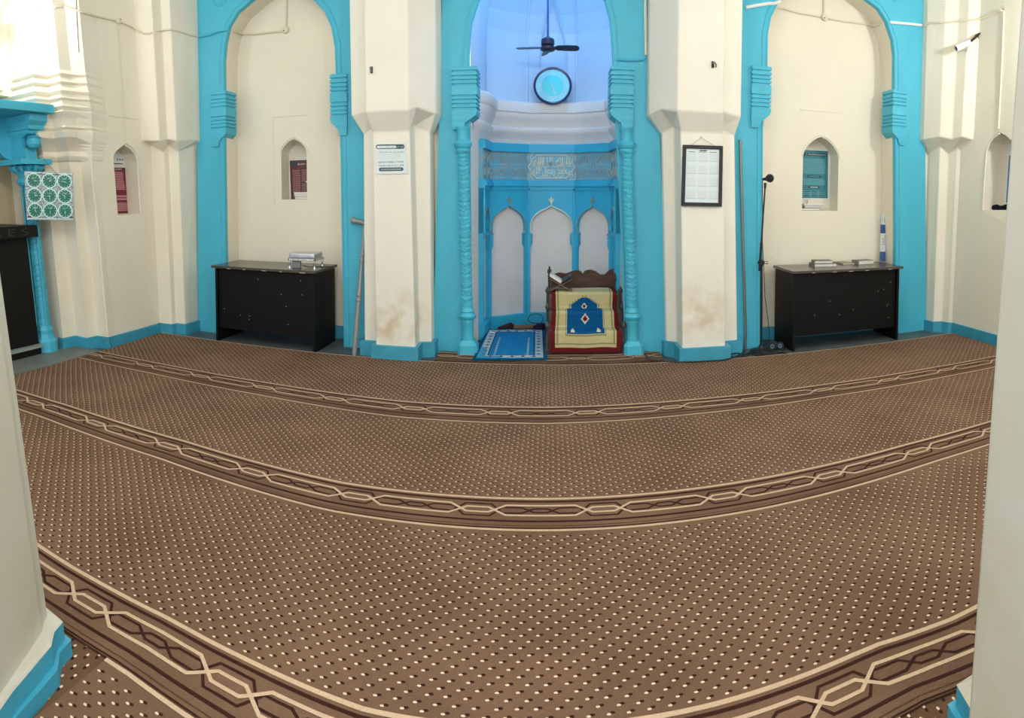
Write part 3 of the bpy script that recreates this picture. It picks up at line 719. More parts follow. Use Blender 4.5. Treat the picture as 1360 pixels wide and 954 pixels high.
# ================================================================== CARPETS
DEV = {3.745: [(-4, .0), (-3.0, .03), (-2, .01), (-1, -.06), (0, -.05), (1, .02), (2, .05), (3, .03), (4.1, -.03)],
       2.52: [(-4, -.06), (-3, .03), (-2, .04), (-1, -.03), (0, -.012), (1, .01), (2, .05), (3, .03), (3.6, -.06)],
       1.30: [(-1.7, .0), (-1.2, .028), (-.9, .01), (-.5, -.03), (0, .0), (.5, .012), (1.0, .03), (1.3, -.03), (1.6, -.05)]}
def dev(x, y):
    ks = sorted(DEV)
    return interp(y, [(.1, 0)] + [(k, interp(x, DEV[k])) for k in ks] + [(4.97, 0)])
def carpet(name, label, x0, x1, yfar, width, border=True, edge=True, base='carpet', wave=None, zt=0.0, grp=None, rot=False, cut=None):
    mb = MB(); nx = max(8, int((x1 - x0) / .09)); ny = 16
    ynear = yfar - width
    def P(x, y, h=0):
        w = wave(x, y) if wave else (dev(x, y), 0)
        return Vector((x, y + w[0], zt + w[1] + h))
    n0 = len(mb.v)
    mb.grid(lambda u, v: P(x0 + (x1 - x0) * u, yfar - width * v), nx, ny, lambda u, v: base)
    # cut edge all round
    per = [(x0 + (x1 - x0) * i / nx, yfar) for i in range(nx + 1)] + [(x1, yfar - width * j / ny) for j in range(1, ny + 1)] + [(x1 - (x1 - x0) * i / nx, ynear) for i in range(1, nx + 1)] + [(x0, ynear + width * j / ny) for j in range(1, ny)]
    n = len(per)
    mb.add([P(*p) for p in per] + [P(*p) + Vector((0, 0, -.0195 - zt)) for p in per], [(i, (i + 1) % n, n + (i + 1) % n, n + i) for i in range(n)], 'seam')
    def ribbon(pts, w, m, h=.0012):
        # a flat strand of pile following (x, y) points
        dense = []
        for (ax, ay), (bx_, by) in zip(pts, pts[1:]):
            k = max(1, int(math.hypot(bx_ - ax, by - ay) / .08))
            dense += [(ax + (bx_ - ax) * i / k, ay + (by - ay) * i / k) for i in range(k)]
        dense.append(pts[-1])
        A = offset_line(dense, w / 2); B = offset_line(dense, -w / 2)
        k = len(dense)
        mb.add([P(a, b, h) for a, b in A] + [P(a, b, h) for a, b in B], [(i, i + 1, k + i + 1, k + i) for i in range(k - 1)], m)
    full = lambda y: [(x0 + (x1 - x0) * i / nx, y) for i in range(nx + 1)]
    yfield0, yfield1 = yfar - .03, ynear
    if edge: ribbon(full(yfar - .006), .015, 'clight')
    if border:
        yb0 = ynear + .262                                # far line of the border
        yfield1 = yb0 + .012
        ribbon(full(yb0), .017, 'clight'); ribbon(full(yb0 - .027), .013, 'cdark')
        ribbon(full(ynear + .062), .013, 'cdark'); ribbon(full(ynear + .006), .007, 'cdark', .0014); ribbon(full(ynear + .026), .004, 'seam', .0014)
        yu, yl = yb0 - .066, yb0 - .152                   # the two straight runs of the pale braid
        per_, g = .578, .068                              # repeat, half the distance between the two crossings
        yc = (yu + yl) / 2; hl = .022
        ph = -.9
        k0 = math.floor((x0 - ph) / per_) - 1; k1 = math.ceil((x1 - ph) / per_) + 1
        for k in range(k0, k1 + 1):
            c = ph + k * per_
            for s_ in (1, -1):
                yA = yc + s_ * (yu - yc); yB_ = yc - s_ * hl
                seg = [(c - per_ / 2, yA), (c - g - .062, yA), (c - g + .018, yB_), (c + g - .018, yB_), (c + g + .062, yA), (c + per_ / 2, yA)]
                segs = clip(seg, x0, x1)
                if segs: ribbon(segs, .014, 'clight', .0017 + .0003 * s_)
                # dark braid: outside at the pale knot, crossing in the middle of the run
                o = s_ * .028; q = per_ / 2
                yd = yc + s_ * .026
                dk = [(c - q, yc), (c - q + .03, yc + s_ * .02), (c - q + .075, yc + s_ * .02)] if False else None
                seg = [(c, yc + s_ * .052), (c + .075, yc + s_ * .052), (c + g + .062, yc - s_ * .0 + s_ * .022), (c + g + .09, yc + s_ * .024), (c + q - .055, yc + s_ * .024), (c + q - .02, yc - s_ * .018), (c + q, yc - s_ * .018)]
                seg = [(c, yc + s_ * .052), (c + .06, yc + s_ * .052), (c + g + .045, yc - s_ * .024), (c + q - .085, yc - s_ * .024), (c + q - .03, yc + s_ * .016), (c + q, yc + s_ * .016)]
                for sg in (seg, [(2 * c - a, b) for a, b in seg]):
                    sg = clip(sg, x0, x1)
                    if sg: ribbon(sg, .011, 'cdark', .0011 + .0002 * s_)
    # flecked field
    dx, dy = .0575, .0283
    j = 0; y = yfield0 - .02
    n6 = [(math.cos(a), math.sin(a)) for a in [math.pi / 3 * k for k in range(6)]]
    while y > yfield1 + .012:
        x = x0 + .02 + (dx / 2 if j % 2 else 0)
        while x < x1 - .012:
            if not (cut and cut(x, y)):
                jx, jy = random.uniform(-.003, .003), random.uniform(-.002, .002)
                if rot: LD, DD = (0, .006), (0, -.007)
                else: LD, DD = (-.0050, -.003), (.0058, .002)
                ra, rb = (.0046, .0072) if rot else (.0072, .0044)
                for (ox, oy), m, h, k_ in ((DD, 'cdark', .0008, 1.12), (LD, 'cdot', .0011, .97)):
                    mb.add([P(x + jx + ox + k_ * ra * a, y + jy + oy + k_ * rb * b, h) for a, b in n6], [(0, 1, 2, 3, 4, 5)], m)
            x += dx
        y -= dy; j += 1
    return tag(mb.build(name), label, 'carpet', grp)
def clip(seg, x0, x1):
    if seg[0][0] > seg[-1][0]: seg = seg[::-1]
    out = []
    for (ax, ay), (bx_, by) in zip(seg, seg[1:]):
        if bx_ <= x0 or ax >= x1 or bx_ - ax < 1e-9: continue
        a2, b2 = max(ax, x0), min(bx_, x1)
        f = lambda t: ay + (by - ay) * (t - ax) / (bx_ - ax)
        if not out: out.append((a2, f(a2)))
        out.append((b2, f(b2)))
    return out if len(out) > 1 else None
CG = 'prayer carpets laid side by side across the hall'
carpet('prayer_carpet', 'brown patterned carpet strip nearest the front wall, running below both black desks', -3.84, 4.06, 4.97, 1.222, grp=CG)
carpet('prayer_carpet', 'second brown carpet strip from the front wall, in the middle of the hall floor', -3.84, 4.07, 3.745, 1.222, grp=CG)
carpet('prayer_carpet', 'third brown carpet strip from the front wall, whose border runs between the two near pillars', -3.84, 4.08, 2.52, 1.218, grp=CG)
carpet('prayer_carpet', 'nearest brown carpet strip, its corner ending beside the left near pillar plinth', -1.262, .93, 1.298, 1.2, border=False, grp=CG)
def wv(x, y):
    t = (x + .95) / 2.0
    h = .004 + .012 * max(0, math.sin(x * 9 + 1)) * max(0, abs(x) - .55) * 2
    d = .06 * max(0, x - .45) * 1.6 + .012 * math.sin(x * 7)
    return (d + (.10 * max(0, -x - .75)), h)
# ------------------------------------------------------------------ the short carpet that runs into the prayer niche
carpet('prayer_carpet', 'short rumpled brown carpet between the two pillars in front of the prayer niche', -.985, 1.005, 5.285, .305, grp=CG, wave=wv, edge=False)
carpet('niche_carpet', 'plain brown flecked carpet on the floor inside the prayer niche', -.61, .60, 6.24, .945, border=False, base='carpet2', edge=False, wave=lambda x, y: (0, 0))
carpet('carpet_offcut', 'darker carpet offcut laid crosswise beside the left near pillar plinth', -1.60, -1.266, 1.37, .70, border=False, edge=False, base='carpet2', rot=True, zt=-.009, wave=lambda x, y: (0, 0))
carpet('carpet_offcut', 'darker carpet offcut laid crosswise beside the right near pillar plinth', .936, 1.6, 1.37, .70, border=False, edge=False, base='carpet2', rot=True, zt=-.009, wave=lambda x, y: (.0, 0))
# ================================================================== DESKS
def desk(label, FL, FR, depth, dirY):
    # FL, FR: front corners on the floor; the desk stands square on its front edge
    a = Vector((FL[0], FL[1])); b = Vector((FR[0], FR[1])); u = (b - a); W = u.length; u.normalize(); v = Vector((-u.y, u.x))
    def T(p): return Vector((a.x + u.x * p[0] + v.x * p[1], a.y + u.y * p[0] + v.y * p[1], p[2]))
    root = thing('office_desk', T((W / 2, depth / 2, ZFLOOR)), label, 'desk', 'black office desks')
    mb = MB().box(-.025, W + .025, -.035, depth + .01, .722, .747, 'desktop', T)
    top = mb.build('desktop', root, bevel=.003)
    for k in range(5):
        x = W * (.06 + .18 * k + .1 * random.random())
        MB().box(x, x + random.uniform(.02, .07), -.0365, -.034, .722, .727, 'chip', T).build('edge_chip', top)
    for x in (0, W - .025):
        MB().box(x, x + .025, 0, depth, ZFLOOR, .722, 'desk', T).build('side_panel', root, bevel=.002)
    fp = MB().box(.025, W - .025, .03, .048, .115, .722, 'desk', T)
    for k in range(10):
        x = random.uniform(.08, W - .08); z = random.uniform(.2, .66)
        fp.box(x, x + .006, .0285, .031, z, z + .007, 'chip', T)
    fp.build('front_panel', root)
    return T, W
dl_b = (-3.18, 5.03)
TL, WLd = desk('black office desk in the left alcove with a foil-topped stand on it', (-3.19, 5.04), (-2.10, 5.01), .50, 1)
TR, WRd = desk('black office desk in the right alcove with books on it', (2.235, 5.09), (3.425, 5.09), .46, 1)
# ================================================================== THINGS ON THE DESKS
# chrome stand with foil covered tray
c = onZ(404, 357, .747)
root = thing('warming_stand', (c.x, c.y + .06, .747), 'small chrome stand with a foil-wrapped top on the left black desk', 'stand')
x0, x1, y0, y1 = c.x - .16, c.x + .12, c.y - .02, c.y + .20
for x in (x0 + .012, x1 - .012):
    for y in (y0 + .012, y1 - .012):
        mb = MB().lathe([(.014, 0), (.012, .012), (.008, .02), (.010, .03), (.010, .085), (.008, .095)], 'chrome', (x, y, .747), 10)
        mb.build('leg', root, smooth=True)
mb = MB().box(x0, x1, y0, y0 + .014, .822, .842, 'chrome').box(x0, x1, y1 - .014, y1, .822, .842, 'chrome').box(x0, x0 + .014, y0, y1, .822, .842, 'chrome').box(x1 - .014, x1, y0, y1, .822, .842, 'chrome')
mb.build('frame', root, bevel=.003)
MB().box(x0 + .008, x1 - .008, y0 + .006, y1 - .006, .842, .893, 'foil').build('foil_tray', root, bevel=.014)
MB().box(x0 + .03, x0 + .115, y0 + .03, y0 + .06, .747, .815, 'steel').build('control_box', root, bevel=.003)
mb = MB().tube([(x0 + .13, y0 + .05, .775), (x0 + .18, y0 + .08, .757), (x1 - .02, y1 - .05, .753), (x1 + .05, y1 - .02, .752), (x1 + .09, y1, .752)], .004, 'cable', 6)
mb.build('cord', root)
def book(label, c, w, d, h, rz, cover, z, group=None, spine_side=-1, cat='book', name='book'):
    root = thing(name, (c[0], c[1], z), label, cat, group)
    R = Matrix.Rotation(rz, 3, 'Z')
    T = lambda p: Vector((c[0], c[1], z)) + R @ Vector(p)
    mb = MB().box(-w / 2, w / 2, -d / 2, d / 2, 0, .003, cover, T).box(-w / 2, w / 2, -d / 2, d / 2, h - .003, h, cover, T)
    s0, s1 = (-w / 2, -w / 2 + .004) if spine_side < 0 else (w / 2 - .004, w / 2)
    mb.box(s0, s1, -d / 2, d / 2, 0, h, cover, T)
    mb.build('cover', root, bevel=.001)
    MB().box(-w / 2 + .004, w / 2 - .004, -d / 2 + .004, d / 2 - .004, .003, h - .003, 'page', T).build('pages', root)
    return root
G1 = 'books lying on the right desk'
c1 = onZ(1096, 354, .747)
book('larger grey book lying flat under another book on the right desk', (c1.x, c1.y + .055), .24, .17, .030, rad(-6), 'bookgrey', .747, G1)
book('smaller dark book on top of the two-book stack on the right desk', (c1.x + .0, c1.y + .075), .19, .13, .026, rad(-10), 'bookgrey', .777, G1)
c1 = onZ(1122, 351, .747)
book('thin tan booklet lying flat beside the two-book stack on the right desk', (c1.x + .02, c1.y + .06), .15, .20, .014, rad(4), 'booktan', .747, G1)
c1 = onY(1146, 345, 5.42)
book('grey flat book lying at the back of the right desk near the long box', (c1.x, c1.y), .20, .13, .040, rad(5), 'bookgrey', .747, G1)
# long printed carton standing in the corner behind the desk
p0 = onY(1172, 343, 5.53); p1 = onY(1173.8, 285, 5.575)
root = thing('tube_carton', p0, 'tall narrow white and blue printed carton standing on the right desk', 'box')
root['_w'] = tuple(p0)
hw = .022
def TC(a, b, t, d=0):
    q = p0.lerp(p1, t)
    return Vector((q.x + a, q.y + b - d, q.z + (.0 if t else (.752 - p0.z))))
def seg_box(mb, t0, t1, m, e=0):
    vs = [TC(a * (hw + e), b * (hw + e), t) for t in (t0, t1) for b in (-1, 1) for a in (-1, 1)]
    mb.add(vs, [(0, 2, 3, 1), (4, 5, 7, 6), (0, 1, 5, 4), (2, 6, 7, 3), (0, 4, 6, 2), (1, 3, 7, 5)], m)
mb = MB(); seg_box(mb, 0, 1, 'paper')
mb.build('carton', root)
mb = MB()
for t0, t1, m in ((.0, .15, 'bluebox'), (.57, .77, 'bluebox')):
    mb = MB(); seg_box(mb, t0, t1, m, .0008); mb.build('printed_band', root)
mb = MB()
for k in range(5): mb.add([TC(.010 + a, -hw - .001, .30 + k * .05 + b) for a, b in ((-.006, 0), (.004, 0), (.004, .025), (-.006, .025))], [(0, 1, 2, 3)], 'red' if k < 3 else 'inkblack')
mb.build('red_lettering', root); mb = MB()
for k in range(3): mb.add([TC(-.012 + a, -hw - .001, .30 + k * .06 + b) for a, b in ((-.004, 0), (.003, 0), (.003, .04), (-.004, .04))], [(0, 1, 2, 3)], 'bluebox')
mb.add([TC(a, -hw - .001, b) for a, b in ((-.004, .82), (.0, .82), (.0, .93), (-.004, .93))], [(0, 1, 2, 3)], 'bluebox')
mb.build('lettering', root)
# ================================================================== MINBAR STEPS with rug
mx0, mx1 = -.0, .665
root = thing('pulpit_steps', (.33, 5.55, 0), 'dark carved wooden three-step pulpit seat in the prayer niche', 'pulpit')
ys = [5.29, 5.43, 5.57, 5.86]; zs = [.195, .345, .495]
for k in range(3):
    mb = MB().box(mx0 + .03, mx1 - .03, ys[k] + .005, ys[3], zs[k - 1] if k else .0, zs[k], 'wood')
    mb.build('step', root, bevel=.004)
for x in (mx0, mx1 - .03):
    mb = MB()
    prof = [(5.28, 0.0), (5.88, 0.0), (5.88, .50), (5.56, .50), (5.56, .37), (5.42, .37), (5.42, .22), (5.28, .22)]
    mb.prism(prof, lambda a, b: Vector((x, a, b)), lambda a, b: Vector((x + .03, a, b)), 'woodgrey')
    mb.build('side_board', root, bevel=.003)
for x in (mx0 + .0, mx1 - .03 + .03):
    for k, (y, z1) in enumerate(((5.285, .30), (5.425, .44), (5.565, .57))):
        pr = [(.016, 0), (.016, .03), (.022, .035), (.022, .05), (.012, .06), (.018, .09), (.018, .12), (.012, .15), (.012, z1 - .06), (.02, z1 - .05), (.022, z1 - .03), (.012, z1 - .015), (.004, z1)]
        MB().lathe(pr, 'woodgrey', (x - .012 if x < .1 else x + .012, y, 0), 10).build('baluster', root, smooth=True)
for x, zt in ((mx0 - .005, .73), (mx1 - .02, .675)):
    pr = [(.017, .0), (.017, .45), (.022, .46), (.014, .48), (.014, zt - .11)] + ([(.02, zt - .10), (.010, zt - .09), (.022, zt - .065), (.020, zt - .04), (.008, zt - .025), (.011, zt - .015), (.002, zt)] if zt > .7 else [(.02, zt - .08), (.014, zt - .03), (.0, zt - .01)])
    MB().lathe(pr, 'woodgrey', (x + .01, 5.865, 0), 12).build('post', root, smooth=True)
top = [(mx0 + .02, .64), (.10, .665), (.17, .655), (.22, .675), (.27, .69), (.315, .68), (.335, .655), (.36, .685), (.41, .695), (.46, .68), (.51, .645), (.555, .645), (.60, .69), (mx1 - .02, .70)]
poly = [(mx0 + .02, .48), (mx1 - .02, .48)] + list(reversed(top))
MB().prism(poly, lambda a, b: Vector((a, 5.85, b)), lambda a, b: Vector((a, 5.875, b)), 'wood').build('backrest', root, bevel=.003)
# rug draped over the steps
path = [(5.262, .02), (5.272, .19), (5.285, .207), (5.405, .209), (5.418, .225), (5.424, .335), (5.436, .354), (5.55, .357), (5.564, .372), (5.568, .49), (5.58, .506), (5.80, .512)]
cum = [0]
for p, q in zip(path, path[1:]): cum.append(cum[-1] + math.dist(p, q))
LT = cum[-1]
def on_path(v):
    s_ = v * LT
    for k in range(len(path) - 1):
        if s_ <= cum[k + 1] + 1e-9:
            t = (s_ - cum[k]) / (cum[k + 1] - cum[k]); return tuple(path[k][i] + (path[k + 1][i] - path[k][i]) * t for i in (0, 1))
    return path[-1]
rx0, rx1 = .022, .645
RW = rx1 - rx0
def rugf(u, v):
    y, z = on_path(v)
    bow = .008 * math.sin(v * 18) * (abs(u - .5) * 2) ** 2
    return Vector((rx0 + RW * u + .010 * math.sin(v * 9) * (u - .5) + .02 * (v - .4) * (u - .55) * -1, y - .006 * math.sin(u * 14 + v * 6) * (1 - v) - .004, z + .006 + .002 * math.sin(u * 11)))
def rugc(u, v):
    x = (u - .5) * RW; s_ = v * LT
    ex = .5 * RW - abs(x)
    if ex < .040 or s_ < .045: return 'red_rug'
    if s_ > LT - .06: return 'red_rug' if ex < .055 else 'motif_rug'
    if abs(ex - .062) < .004 and s_ > .07: return 'line_rug'
    if abs(s_ - .075) < .005: return 'line_rug'
    # blue prayer-niche panel with stepped arch
    hw_ = .165
    s0, s1, s2, s3 = .165, .575, .625, .69
    if s_ < s0 - .02 or s_ > s3 + .03: return 'cream_rug'
    w = hw_ if s_ < s1 else .125
    if s_ > s2: w = max(0, .125 - (s_ - s2) * 1.5 if s_ < s3 else 0)
    if s0 < s_ < s3 and abs(x) < w:
        for cx_, cs in ((0, .605), (0, .40)):
            d = (abs(x - cx_) + abs(s_ - cs) * .8) * (1 if cs > .5 else .75)
            if d < .018: return 'red_rug'
            if d < .030: return 'motif_rug'
        if abs(x) < .003 and .62 < s_ < .69: return 'line_rug'
        for sx in (-1, 1):
            if abs(x - sx * .115) < .020 * (1 - (s_ - .18) / .12) and .18 < s_ < .29: return 'motif_rug'
        return 'blue_rug'
    if s0 - .018 < s_ < s3 + .02 and abs(x) < w + .018 and abs(x) > w + .006: return 'line_rug'
    if s0 - .018 < s_ < s0 - .008 and abs(x) < w + .018: return 'line_rug'
    return 'cream_rug'
mb = MB().grid(rugf, 90, 150, rugc)
rg = mb.build('prayer_rug', smooth=True)
sol = rg.modifiers.new('thick', 'SOLIDIFY'); sol.thickness = .005; sol.offset = 1
tag(rg, 'cream and red prayer rug with a blue centre draped over the pulpit steps', 'rug')
# book stand (rehal) with an open book on the top step
rc = Vector((.115, 5.66, .514))
root = thing('book_stand', rc, 'folding crossed wooden book stand on the top pulpit step', 'stand')
for s_ in (-1, 1):
    mb = MB()
    a = rc + Vector((-s_ * .105, 0, .006)); b = rc + Vector((s_ * .105, 0, .125))
    d = (b - a).normalized(); nrm = Vector((-d.z, 0, d.x))
    y0, y1 = (-.07, .07)
    vs = [p + nrm * e + Vector((0, y, 0)) for p in (a, b) for y in (y0, y1) for e in (-.005, .005)]
    mb.add(vs, [(0, 1, 3, 2), (4, 6, 7, 5), (0, 4, 5, 1), (2, 3, 7, 6), (0, 2, 6, 4), (1, 5, 7, 3)], 'rehal')
    mb.build('leaf_board', root, bevel=.002)
root = thing('open_book', rc + Vector((0, 0, .07)), 'open book with white pages and dark cover resting on the crossed wooden stand', 'book')
for s_, m1 in ((-1, 'page'), (1, 'bookblue')):
    mb = MB()
    a = rc + Vector((0, 0, .078)); b = rc + Vector((s_ * .11, 0, .150))
    d = (b - a).normalized(); nrm = Vector((-d.z, 0, d.x)) * (1 if s_ > 0 else -1)
    if nrm.z < 0: nrm = -nrm
    th = .02 if s_ > 0 else .03
    vs = [p + nrm * e + Vector((0, y, 0)) for p in (a, b) for y in (-.085, .075) for e in (.002, th)]
    mb.add(vs, [(0, 1, 3, 2), (4, 6, 7, 5), (0, 4, 5, 1), (2, 3, 7, 6), (0, 2, 6, 4), (1, 5, 7, 3)], m1)
    mb.build('pages' if s_ < 0 else 'cover', root, bevel=.003)
mb = MB().box(.09, .20, 5.60, 5.68, .514, .519, mat('yellow cloth', rgb(196, 186, 60), .8))
tag(mb.build('duster', bevel=.002), 'small folded yellow cloth under the crossed wooden book stand', 'cloth')
# ================================================================== BLUE PRAYER MAT
q = [onZ(627.5, 477, .022), onZ(727, 476.5, .022), onZ(724, 437, .022), onZ(647, 437, .022)]
def matf(u, v):
    p = q[0].lerp(q[1], u).lerp(q[3].lerp(q[2], u), v)
    return Vector((p.x, p.y, .022 + .0025 * math.sin(u * 20) * math.sin(v * 9)))
def matc(u, v):
    W_, H_ = .74, 1.15
    eu = min(u, 1 - u) * W_; ev = min(v, 1 - v) * H_
    e_ = min(eu, ev)
    if e_ < .035: return 'mat_dark'
    if e_ < .045: return 'mat_mid'
    if e_ < .14:
        if e_ > .125: return 'mat_mid' if e_ < .132 else 'mat_black'
        k = (u * W_ * 1.0 if ev < eu else v * H_)
        c_ = abs((k / .11) % 1 - .5) * .11; d_ = abs(e_ - .088)
        if c_ + d_ * .9 < .013: return 'mat_black'
        if c_ + d_ * .9 < .030: return 'mat_mid'
        if u + v < .42 and e_ < .11: return 'mat_mid'
        return 'mat_pale'
    if abs(eu - .20) < .008 and v < .68: return 'mat_pale' if (int(v * 60) % 2) else 'mat_mid'
    return 'mat_blue'
mb = MB().grid(matf, 74, 74, matc)
mo = mb.build('prayer_mat'); sol = mo.modifiers.new('thick', 'SOLIDIFY'); sol.thickness = .011; sol.offset = -1
tag(mo, 'blue prayer mat with a pale patterned border lying left of the pulpit steps', 'mat')
def lump(name, label, cat, pts, r, m, n=9):
    mb = MB().tube(pts, r, m, n)
    return tag(mb.build(name, smooth=True), label, cat)
z = lambda x, y, h: onZ(x, y, h)
lump('cloth_bundle', 'crumpled maroon cloth bundle at the back of the blue prayer mat', 'cloth', [z(661, 436, .02), z(667, 435, .025), z(673, 434, .035), z(678, 433.5, .045), z(682, 434, .03)], [.012, .02, .03, .042, .02], 'cloth')
lump('rolled_carpet', 'brown carpet end folded against the niche wall behind the blue mat', 'carpet', [z(682, 435.5, .03), z(690, 435, .035), z(700, 434.5, .035), z(712, 434, .035)], [.02, .026, .026, .022], 'carpet')
lump('cloth', 'dark purple cloth heaped behind the blue mat beside the pulpit steps', 'cloth', [z(709, 436, .03), z(714, 434, .05), z(720, 433.5, .06), z(724, 434, .05)], [.018, .032, .036, .026], 'purple')
loop = []
for k in range(15):
    a = k / 14 * 2 * math.pi * .93 + 1.2
    loop.append(onY(711.5 + 10 * math.cos(a) * (1 + .1 * math.sin(a)), 423.2 + 6.3 * math.sin(a), 6.44))
loop += [onY(717, 430, 6.42), onY(722, 429, 6.3)]
tag(MB().tube(loop, .004, 'cable', 6).build('cable', smooth=True), 'black cable loop against the niche skirting left of the pulpit steps', 'cable')
tag(MB().tube([onY(826, 408, 5.75), onZ(828, 425, .15), onZ(833, 446, .03), onZ(842, 452, .02), onZ(853, 466, .012), onZ(862, 478, .012), onZ(884, 480, .011), onZ(903, 481, .011), onZ(925, 480.5, .01), onZ(960, 478.5, .01), onZ(978, 474, .01), onZ(990, 466, .0)], .005, 'cable', 6).build('cable', smooth=True), 'black cable running from the pulpit steps past the right pillar plinth', 'cable')
MBs = MB().box(-.60, -.555, 5.98, 6.02, .0, .03, 'white')
tag(MBs.build('plug', bevel=.004), 'small white plug on the niche floor beside the blue mat', 'plug')
# ================================================================== CLOCK AND FAN IN THE NICHE
cc = onY(734, 112.5, 6.40)
tilt = rad(9)
ax = Vector((0, -math.cos(tilt), math.sin(tilt)))
cc = Vector((cc.x, 6.44, cc.z - .005))
upv = Vector((0, math.sin(tilt), math.cos(tilt)))
root = thing('wall_clock', cc - upv * .21, 'round clock with cyan dial and navy rim leaning on the niche ledge', 'clock')
MB().lathe([(.0, -.03), (.195, -.03), (.205, -.015), (.207, .010), (.20, .02), (.185, .016), (.182, .008), (.182, -.02)], 'navy', cc, 48, ax=ax).build('rim', root, smooth=True)
MB().lathe([(.184, -.02), (.184, .003), (.15, .0035), (0, .004)], 'cyanring', cc, 48, ax=ax).build('chapter_ring', root)
MB().lathe([(.118, .002), (.118, .0055), (0, .0058)], 'dial', cc, 40, ax=ax).build('dial', root)
def cpl(a, b, h=.007): return cc + Vector((a, 0, 0)) + upv * b + ax * h
mb = MB()
for k, t in ((0, '12'), (3, '3'), (9, '9'), (6, '6')):
    an = rad(90 - 30 * k)
    mb = MB(); text(mb, t, .070, (lambda an: (lambda a, b: cpl(.145 * math.cos(an) + a, .145 * math.sin(an) + b, .0075)))(an), 'paper'); mb.build('numeral', root)
for k in (1, 2, 4, 5, 7, 8, 10, 11):
    an = rad(90 - 30 * k)
    mb = MB(); mb.tube([cpl(.13 * math.cos(an), .13 * math.sin(an)), cpl(.165 * math.cos(an), .165 * math.sin(an))], .004, 'paper', 4); mb.build('hour_mark', root)
mb = MB().tube([cpl(0, 0, .009), cpl(.022, -.075, .009)], .0045, 'paper', 5).tube([cpl(0, 0, .010), cpl(-.02, .045, .010)], .0035, 'paper', 5)
mb.lathe([(.012, 0), (.012, .004), (0, .006)], 'paper', cpl(.022, -.078, .005), 10, ax=ax)
mb.build('hand', root)
fc = onY(727.5, 62, 6.0)
root = thing('ceiling_fan', (fc.x, fc.y, fc.z), 'small dark three-blade fan hanging on a rod in the niche dome', 'fan')
MB().tube([fc + Vector((0, 0, .06)), Vector((fc.x, fc.y, 3.93))], .010, mat('blue rod enamel', rgb(30, 84, 150), .3), 10).build('rod', root, smooth=True)
MB().lathe([(.0, .10), (.015, .10), (.035, .085), (.06, .075), (.068, .06), (.068, .02), (.055, .005)], 'fanbrown', fc, 20).build('upper_canopy', root, smooth=True)
MB().lathe([(.055, .003), (.074, -.005), (.076, -.03), (.06, -.045), (.02, -.055), (0, -.056)], 'fanbrown', fc, 24).build('motor', root, smooth=True)
for ang in (2, 177, 96):
    an = rad(ang); d = Vector((math.cos(an), math.sin(an), 0)); sd = Vector((-d.y, d.x, 0))
    pit = rad(-24); w = sd * math.cos(pit) + Vector((0, 0, 1)) * math.sin(pit)
    mb = MB()
    out = [(.07, -.018), (.10, -.040), (.20, -.046), (.29, -.042), (.315, -.02), (.315, .02), (.29, .040), (.20, .042), (.10, .036), (.07, .018)]
    nn = d.cross(w).normalized() * .003
    f = lambda s_: [fc + Vector((0, 0, -.012)) + d * a + w * b + nn * s_ for a, b in out]
    A, B = f(1), f(-1); n = len(out)
    mb.add(A + B, [tuple(range(n)), tuple(range(2 * n - 1, n - 1, -1))] + [(i, (i + 1) % n, n + (i + 1) % n, n + i) for i in range(n)], 'fanbrown')
    mb.build('blade', root)
# blue lamp fixed high in the niche dome
mb = MB().lathe([(.0, -.02), (.05, -.02), (.07, 0), (.05, .03), (0, .04)], 'bluelamp', (.02, 5.62, 3.78), 16)
tag(mb.build('niche_lamp', smooth=True), 'blue lamp high in the dome of the prayer niche', 'lamp')
# ================================================================== PAPERS ON THE PILLARS
def quad_map(tl, tr, br, bl, nrm, h=.003):
    def f(u, v, d=0):                             # u 0..1 left-right, v 0..1 bottom-top
        return (bl.lerp(br, u)).lerp(tl.lerp(tr, u), v) + nrm * (h + d)
    return f
def rect(mb, f, u0, u1, v0, v1, m, d=.0006):
    mb.add([f(u0, v0, d), f(u1, v0, d), f(u1, v1, d), f(u0, v1, d)], [(0, 1, 2, 3)], m)
def sheet(mb, f, m, th=.0025):
    vs = [f(u, v, d) for d in (-th, 0) for v in (0, 1) for u in (0, 1)]
    mb.add(vs, [(0, 2, 3, 1), (4, 5, 7, 6), (0, 1, 5, 4), (2, 6, 7, 3), (0, 4, 6, 2), (1, 3, 7, 5)], m)
def capsule(mb, f, u0, u1, v0, v1, m, d=.0006, asp=1.0):
    r = (v1 - v0) / 2; ru = r * asp; pts = []
    for k in range(9):
        a = -math.pi / 2 + math.pi * k / 8; pts.append((u1 - ru + ru * math.cos(a), (v0 + v1) / 2 + r * math.sin(a)))
    for k in range(9):
        a = math.pi / 2 + math.pi * k / 8; pts.append((u0 + ru + ru * math.cos(a), (v0 + v1) / 2 + r * math.sin(a)))
    mb.add([f(a, b, d) for a, b in pts], [tuple(range(len(pts)))], m)
YP = 4.979
NY = Vector((0, -1, 0))
f = quad_map(onY(498.5, 191, YP), onY(538.5, 190.5, YP), onY(541, 230.5, YP), onY(499, 231.5, YP), NY)
mb = MB(); sheet(mb, f, 'paper')
capsule(mb, f, .02, .97, .82, .97, 'ink', .0006); capsule(mb, f, .05, .70, .845, .93, 'paper', .0012)
text(mb, arabic('موبايل بند كرلين'), .1, lambda a, b: f(.83 + a, .895 + b, .0014), 'paper', w=.24, h=.08)
text(mb, arabic('موبايل بند'), .1, lambda a, b: f(.38 + a, .885 + b, .0016), 'ink', w=.56, h=.05)
text(mb, arabic('اسلام علي كم و رحمت الله و بركات'), .1, lambda a, b: f(.52 + a, .71 + b, .0008), 'inkblack', w=.84, h=.09)
for v in (.63, .57, .51): rect(mb, f, .12, .82, v, v + .008, 'faint')
